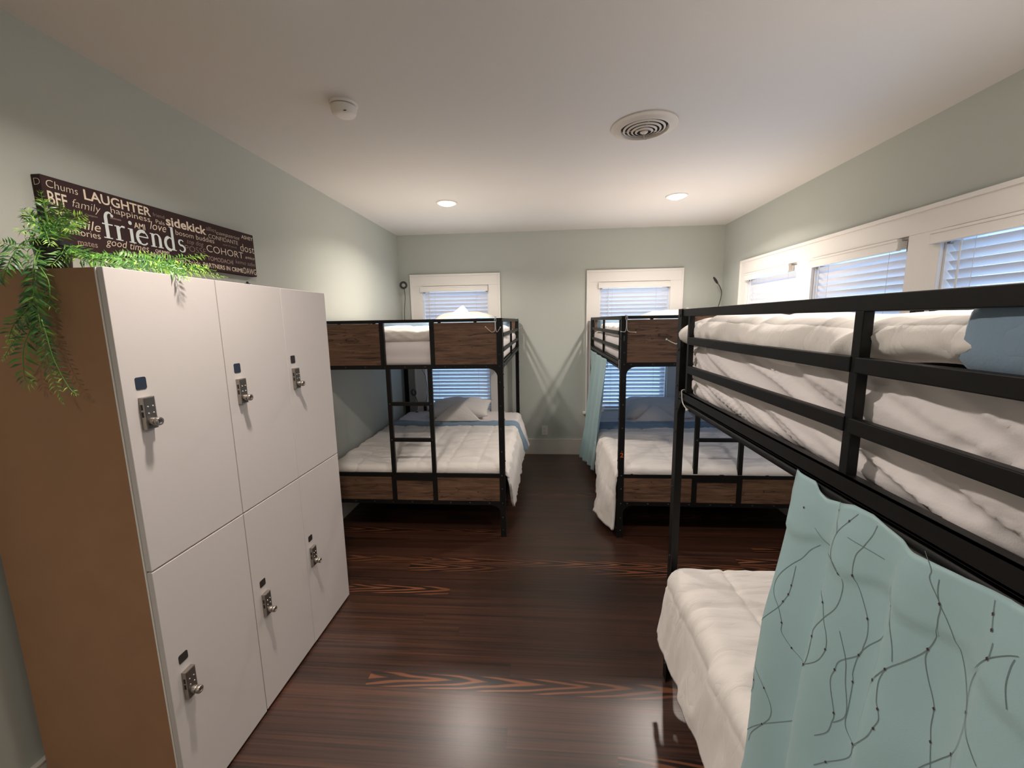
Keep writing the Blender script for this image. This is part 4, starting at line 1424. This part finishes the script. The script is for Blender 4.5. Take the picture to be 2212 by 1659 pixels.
def near_curtain(y, z):
    y, z = np.asarray(y, float), np.asarray(z, float)
    d = np.clip(1.352 - z, 0, None)
    wf = sstep(0.35, 0.75, y)
    A = 0.004 + 0.017 * np.clip(d / 0.35, 0, 1)
    x = 0.570 - 0.102 * d
    x = x - 2.0 * A * wf * (pleat((y - 0.10 + 0.04 * d + 0.006 * np.sin(5 * z)) / 0.142, 0.78) - 0.5)
    x = x - 1.8 * (A + 0.004) * (1 - wf) * (pleat((y + 0.08 * d + 0.012 * np.sin(4 * z)) / 0.30 + 0.1, 0.70) - 0.5)
    x = x + 0.006 * np.clip(d / 0.2, 0, 1) * vnoise(y * 6.5, z * 3.3, 17) + 0.0022 * vnoise(y * 17, z * 8, 23)
    hem = 1.238 - 0.035 * np.sin((y - 0.15) * 9.5) * (1 - wf) - 0.012 * wf * np.sin(y * 44)
    x = x - 0.0045 * sstep(-0.012, 0.0, z - hem) * np.clip(d / 0.05, 0, 1)
    return x


def ztop(y):
    return np.interp(y, [-0.2, 0.05, 0.30, 0.46, 0.50, 0.56, 0.63, 0.69, 0.72, 0.76, 0.80, 0.835, 0.855, 0.87, 0.95],
                     [1.350, 1.335, 1.345, 1.352, 1.352, 1.340, 1.334, 1.345, 1.353, 1.352, 1.338, 1.330, 1.338, 1.353, 1.353])


ny, nz = 230, 130
yy = np.linspace(0.945, -0.175, ny)
P = np.zeros((ny, nz, 3))
for i, y in enumerate(yy):
    zz = np.linspace(float(ztop(y)), 0.05, nz)
    P[i, :, 0] = near_curtain(y, zz); P[i, :, 1] = y; P[i, :, 2] = zz
VINES = [[(0.801, 1.341), (0.793, 1.325), (0.777, 1.302), (0.773, 1.289)], [(0.745, 1.341), (0.756, 1.322), (0.773, 1.289), (0.775, 1.257), (0.768, 1.237), (0.75, 1.221), (0.739, 1.202), (0.741, 1.16), (0.757, 1.124), (0.77, 1.091), (0.77, 1.073), (0.768, 1.034), (0.771, 1.009), (0.783, 0.99)], [(0.845, 1.262), (0.823, 1.249), (0.787, 1.246), (0.762, 1.233), (0.75, 1.221)], [(0.707, 1.339), (0.71, 1.319), (0.719, 1.293), (0.728, 1.27), (0.725, 1.234), (0.709, 1.209), (0.691, 1.175), (0.686, 1.149), (0.688, 1.125), (0.692, 1.103), (0.716, 1.069), (0.72, 1.047), (0.722, 1.019), (0.707, 0.968), (0.707, 0.948), (0.71, 0.923), (0.725, 0.898)], [(0.749, 1.294), (0.719, 1.293), (0.68, 1.293)], [(0.657, 1.17), (0.664, 1.157), (0.681, 1.131), (0.692, 1.103), (0.695, 1.066), (0.692, 1.049), (0.69, 0.998), (0.688, 0.963), (0.671, 0.944), (0.656, 0.929)], [(0.727, 1.121), (0.709, 1.079), (0.702, 1.039), (0.691, 0.983), (0.705, 0.95)], [(0.783, 1.172), (0.767, 1.149), (0.756, 1.119), (0.745, 1.095), (0.741, 1.07), (0.749, 1.038), (0.771, 1.009)], [(0.657, 1.259), (0.646, 1.233), (0.632, 1.201), (0.623, 1.178), (0.618, 1.157)], [(0.617, 1.346), (0.601, 1.326), (0.599, 1.312), (0.58, 1.286), (0.578, 1.264), (0.577, 1.244), (0.584, 1.21), (0.602, 1.175), (0.623, 1.139), (0.635, 1.107), (0.639, 1.087)], [(0.588, 1.319), (0.586, 1.303), (0.58, 1.286), (0.567, 1.27), (0.551, 1.25), (0.534, 1.225), (0.521, 1.2), (0.51, 1.181), (0.496, 1.164), (0.474, 1.143)], [(0.584, 1.21), (0.584, 1.193), (0.576, 1.169), (0.566, 1.148), (0.561, 1.134), (0.559, 1.108), (0.554, 1.086), (0.546, 1.049)], [(0.623, 1.139), (0.626, 1.114), (0.621, 1.084), (0.616, 1.073), (0.611, 1.058), (0.614, 1.04), (0.618, 1.018), (0.633, 0.982), (0.643, 0.958)], [(0.47, 1.3), (0.48, 1.292), (0.497, 1.272), (0.511, 1.246), (0.518, 1.22), (0.516, 1.196), (0.51, 1.181), (0.505, 1.162), (0.508, 1.133), (0.52, 1.105), (0.536, 1.079), (0.552, 1.05), (0.559, 1.033)], [(0.516, 1.339), (0.511, 1.323), (0.504, 1.306)], [(0.497, 1.294), (0.496, 1.279), (0.497, 1.272)], [(0.472, 1.294), (0.473, 1.282), (0.471, 1.259), (0.463, 1.236)], [(0.831, 1.232), (0.849, 1.211), (0.863, 1.183), (0.88, 1.159), (0.9, 1.123), (0.907, 1.095), (0.901, 1.071), (0.883, 1.05), (0.87, 1.023), (0.866, 1.003), (0.843, 0.984), (0.821, 0.975), (0.804, 0.959), (0.789, 0.922), (0.787, 0.888), (0.803, 0.849), (0.866, 0.765), (0.903, 0.705), (0.924, 0.667)], [(0.872, 1.159), (0.871, 1.113), (0.872, 1.091), (0.878, 1.069), (0.886, 1.046), (0.919, 0.986)], [(0.921, 0.886), (0.9, 0.875), (0.874, 0.852), (0.856, 0.823), (0.854, 0.796), (0.865, 0.766), (0.885, 0.72), (0.889, 0.693)], [(0.921, 0.886), (0.902, 0.845), (0.902, 0.821), (0.914, 0.794)], [(0.803, 0.849), (0.804, 0.808), (0.799, 0.764)], [(0.671, 0.944), (0.672, 0.915), (0.701, 0.868), (0.715, 0.843)], [(0.52, 1.105), (0.514, 1.089)]]
DOTS = [(0.793, 1.325), (0.756, 1.322), (0.75, 1.221), (0.725, 1.234), (0.691, 1.175), (0.77, 1.073), (0.771, 1.009), (0.692, 1.103), (0.692, 1.049), (0.767, 1.149), (0.646, 1.233), (0.58, 1.286), (0.584, 1.21), (0.623, 1.139), (0.635, 1.107), (0.51, 1.181), (0.561, 1.134), (0.554, 1.086), (0.52, 1.105), (0.616, 1.073), (0.511, 1.323), (0.504, 1.306), (0.497, 1.272), (0.87, 1.023), (0.843, 0.984), (0.803, 0.849), (0.866, 0.765), (0.902, 0.845), (0.874, 0.852), (0.671, 0.944), (0.871, 1.113), (0.872, 1.091), (0.878, 1.069), (0.878, 1.291), (0.613, 1.04), (0.643, 0.958), (0.741, 1.07), (0.72, 1.047), (0.707, 0.968), (0.701, 0.868)]
r = thing('curtain', 'pale teal curtain with thin dark branch print, hanging from the nearest bunk', 'curtain', (0.52, 0.38, 0.05))
mb = MB(); mb.grid(P[::-1])
mb.build('cloth', TEAL, r, smooth=180, solid=0.0016, solid_off=0.0)
mb = MB()


def on_cloth(y, z, e=0.0016):
    x = float(near_curtain(y, z))
    dy = (float(near_curtain(y + 0.004, z)) - float(near_curtain(y - 0.004, z))) / 0.008
    dz = (float(near_curtain(y, z + 0.004)) - float(near_curtain(y, z - 0.004))) / 0.008
    n = Vector((-1, dy, dz)).normalized()
    return Vector((x, y, z)) + n * e, n


def vine(pts, w=0.0010):
    m = (len(pts) - 1) * 7 + 1
    Q = [v.to_2d() for v in spline([(a, b, 0) for a, b in pts], m)]
    V = []
    for i, q in enumerate(Q):
        d = (Q[min(i + 1, m - 1)] - Q[max(i - 1, 0)]); l = d.length or 1
        s = Vector((-d.y, d.x)) / l * w * 0.5
        for sg in (1, -1):
            V.append(on_cloth(q.x + s.x * sg, q.y + s.y * sg)[0])
    mb.add(V, [(2 * i, 2 * i + 1, 2 * i + 3, 2 * i + 2) for i in range(m - 1)])


def bud(y, z, s=0.0023):
    mb.cur = 1
    V = [on_cloth(y + a * s, z + b * s, 0.0019)[0] for a, b in ((0, 1.3), (0.55, 0.5), (0.9, 0), (0.5, -0.6), (0, -1.3), (-0.55, -0.5), (-0.9, 0), (-0.5, 0.6))]
    mb.add(V, [list(range(8))])
    mb.cur = 0


for v in VINES:
    if len(v) > 1:
        vine(v)
for y, z in DOTS:
    bud(y, z)
# the same print carries on over the rest of the cloth
rg = random.Random(11)
for k in range(26):
    y = rg.uniform(-0.16, 0.93); z = rg.uniform(0.10, 0.52)
    pts = [(y, z + 0.16)]
    for i in range(5):
        pts.append((pts[-1][0] + rg.uniform(-0.022, 0.022), pts[-1][1] - rg.uniform(0.04, 0.075)))
    pts = [(min(0.935, max(-0.17, a)), max(0.06, b)) for a, b in pts]
    vine(pts); bud(*pts[2]); bud(*pts[4])
for k in range(14):
    y = rg.uniform(-0.15, 0.42); z = rg.uniform(0.8, 1.25)
    pts = [(y, z)]
    for i in range(5):
        pts.append((max(-0.17, pts[-1][0] + rg.uniform(-0.022, 0.022)), pts[-1][1] - rg.uniform(0.04, 0.075)))
    if y < 0.30:
        vine(pts); bud(*pts[2])
mb.build('branch_print', [VINE, VBUD], r)

r = thing('curtain', 'plain teal curtain pulled together at the head of the back right bunk', 'curtain', (0.52, 4.5, 0.06))
nu, nv = 120, 80
P = np.zeros((nu, nv, 3))
zk = [0.06, 0.135, 0.475, 0.93, 1.336]
for j, z0 in enumerate(np.linspace(1.336, 0.0, nv)):
    for i, u in enumerate(np.linspace(0, 1, nu)):
        low = 0.050 + 0.07 * u
        z = 1.336 - (1.336 - low) * (j / (nv - 1))
        yn = np.interp(z, zk, [4.23, 4.21, 3.99, 3.80, 3.70]); yf = np.interp(z, zk, [4.95, 4.95, 4.96, 4.97, 4.97])
        xn = np.interp(z, zk, [0.528, 0.530, 0.540, 0.552, 0.566]); xf = np.interp(z, zk, [0.432, 0.438, 0.505, 0.553, 0.566])
        d = (1.336 - z)
        A = 0.007 + 0.014 * min(1, d / 0.4)
        fold = A * math.sin(2 * math.pi * 3.6 * u + 1.3 * math.sin(2.2 * z + 2 * u) + 1.5 * u * u) + 0.006 * float(vnoise(u * 5, z * 3, 41))
        P[i, j] = (xf + (xn - xf) * u + fold - 0.010, yf + (yn - yf) * u, z)
mb = MB(); mb.grid(P)
mb.build('cloth', TEAL, r, smooth=180, solid=0.002, solid_off=0.0)


# ------------------------------------------------------------------ reading lights, hooks, cords
def torus(mb, c, axis, R, rr, n=36, m=12):
    ax = Vector(axis).normalized()
    a = ax.orthogonal().normalized(); b = ax.cross(a)
    V, Fc = [], []
    for i in range(n):
        t = 2 * math.pi * i / n
        rad = a * math.cos(t) + b * math.sin(t)
        for j in range(m):
            s = 2 * math.pi * j / m
            V.append(Vector(c) + rad * (R + rr * math.cos(s)) + ax * rr * 0.7 * math.sin(s))
    for i in range(n):
        for j in range(m):
            Fc.append((i * m + j, ((i + 1) % n) * m + j, ((i + 1) % n) * m + (j + 1) % m, i * m + (j + 1) % m))
    mb.add(V, Fc)


def ring_light(label, head, axis, neck, foot, clamp=True):
    r = thing('reading_light', label, 'reading light', foot, 'clip-on ring reading lights')
    mb = MB(); torus(mb, head, axis, 0.034, 0.0125); mb.build('ring_head', BPLAST, r, smooth=180)
    mb = MB(); mb.tube(spline(neck, 30), 0.0038, 8); mb.build('gooseneck', BPLAST, r, smooth=80)
    if clamp:
        mb = MB(); x, y, z = foot
        mb.box(x - 0.016, x + 0.016, y - 0.022, y + 0.022, z, z + 0.010); mb.box(x - 0.014, x + 0.014, y - 0.024, y - 0.016, z - 0.035, z + 0.002)
        mb.box(x - 0.014, x + 0.014, y + 0.014, y + 0.022, z - 0.030, z + 0.002)
        mb.build('clamp', BPLAST, r, bevel=0.003)
    return r


ring_light('black ring reading light on a gooseneck standing above the left bunk, by the corner', (-1.679, 4.985, 2.139), (0.25, -1, 0.1),
           [(-1.676, 4.990, 2.10), (-1.670, 4.992, 2.05), (-1.673, 5.0, 1.98), (-1.690, 5.012, 1.865), (-1.700, 5.026, 1.79), (-1.703, 5.03, 1.725)], (-1.703, 5.031, 1.717))
ring_light('black ring reading light on a curved gooseneck above the back right bunk', (1.940, 4.95, 2.106), (0.75, -0.5, 0.55),
           [(1.965, 4.962, 2.078), (1.99, 4.972, 2.052), (2.009, 4.98, 2.024), (2.029, 4.99, 1.969), (2.026, 5.008, 1.885), (2.012, 5.028, 1.80), (2.005, 5.036, 1.722)], (2.005, 5.036, 1.717))
ring_light('black reading light bent down beside the pillow of the lower left bunk', (-1.612, 4.95, 0.835), (0.8, -0.35, 0.2),
           [(-1.605, 4.955, 0.805), (-1.599, 4.96, 0.785), (-1.583, 4.98, 0.717), (-1.590, 5.0, 0.662), (-1.60, 5.005, 0.60)], (-1.60, 4.99, 0.574))
mb = MB(); mb.tube(spline([(-1.53, 5.05, 1.13), (-1.515, 5.045, 1.095), (-1.490, 5.04, 1.05), (-1.479, 5.04, 1.005), (-1.470, 5.05, 0.80), (-1.505, 5.055, 0.66)], 40), 0.003, 7)
mb.cur = 1
mb.box(-1.522, -1.486, 5.035, 5.06, 0.582, 0.645); mb.tube([(-1.503, 5.045, 0.645), (-1.505, 5.05, 0.675)], 0.007, 8)
tag(mb.build('power_cord', [BPLAST, BPLAST], smooth=50), 'black cord and plug hanging by the window behind the lower left bunk', 'cord')


def wire_hook(label, x, yr, s, zt, zb, tips, gap=0.03):
    """over-the-rail wire hook; s: side (+-1 along y) on which it hangs"""
    mb = MB()
    yo = yr + s * 0.004
    for k, (tx, tz) in enumerate(tips):
        dx = tx - x
        sg = 1 if dx > 0 else -1
        a = x + sg * 0.0028
        pts = [(a, yr - s * gap, zt - 0.025), (a, yr - s * gap, zt + 0.003), (a, yo, zt + 0.003), (x + sg * 0.006, yo, zt - 0.02), (x + sg * 0.0022, yo, zt - 0.035), (x + sg * 0.0022, yo, zb + 0.03),
               (x + sg * 0.006, yo + s * 0.004, zb + 0.008), (x + dx * 0.35, yo + s * 0.016, zb), (x + dx * 0.68, yo + s * 0.026, zb + (tz - zb) * 0.45), (tx, yo + s * 0.034, tz)]
        mb.tube(pts, 0.0019, 8)
        e = pts[-1]
        mb.lathe([(0.0, -0.0045), (0.0032, -0.0032), (0.0045, 0.0), (0.0032, 0.0032), (0.0, 0.0045)], e, 12)
    return tag(mb.build('wire_hook', WIRE, smooth=60), label, 'hook', 'wire hooks over the bunk rails')


wire_hook('white double wire hook over the front corner of the left bunk bed', -0.352, 3.036, -1, 1.718, 1.614, [(-0.420, 1.655), (-0.312, 1.650)], gap=0.040)
wire_hook('white double wire hook over the back right bunk, above the painted green 1', 0.597, 3.067, -1, 1.718, 1.602, [(0.551, 1.606), (0.655, 1.599)], gap=0.045)
wire_hook('white wire hook poking out past the far post of the nearest bunk', 0.585, 1.808, 1, 1.733, 1.585, [(0.532, 1.604), (0.64, 1.604)], gap=0.046)
wire_hook('white wire hook at the back corner of the left bunk by the bare wall', -0.325, 5.050, 1, 1.718, 1.598, [(-0.268, 1.614), (-0.39, 1.614)], gap=0.046)


def cord(label, pts, knot):
    mb = MB(); mb.tube(spline(pts, 40), 0.0022, 7)
    mb.lathe([(0.0, -0.006), (0.0045, -0.004), (0.006, 0.0), (0.0045, 0.004), (0.0, 0.006)], knot, 12)
    return tag(mb.build('tie_cord', CORD, smooth=80), label, 'cord', 'white cords tying up the curtain rods')


cord('white cord tying the curtain rod to the nearest bunk', [(0.590, 1.712, 1.353), (0.580, 1.712, 1.400), (0.5605, 1.705, 1.404), (0.5585, 1.700, 1.390), (0.5585, 1.690, 1.362), (0.560, 1.672, 1.348), (0.566, 1.655, 1.336)], (0.566, 1.655, 1.334))
cord('white cord tying the curtain rod to the back right bunk, by its front post', [(0.590, 3.135, 1.335), (0.580, 3.135, 1.386), (0.5605, 3.13, 1.389), (0.5585, 3.125, 1.375), (0.5585, 3.12, 1.350), (0.560, 3.13, 1.335), (0.566, 3.14, 1.322)], (0.566, 3.14, 1.320))
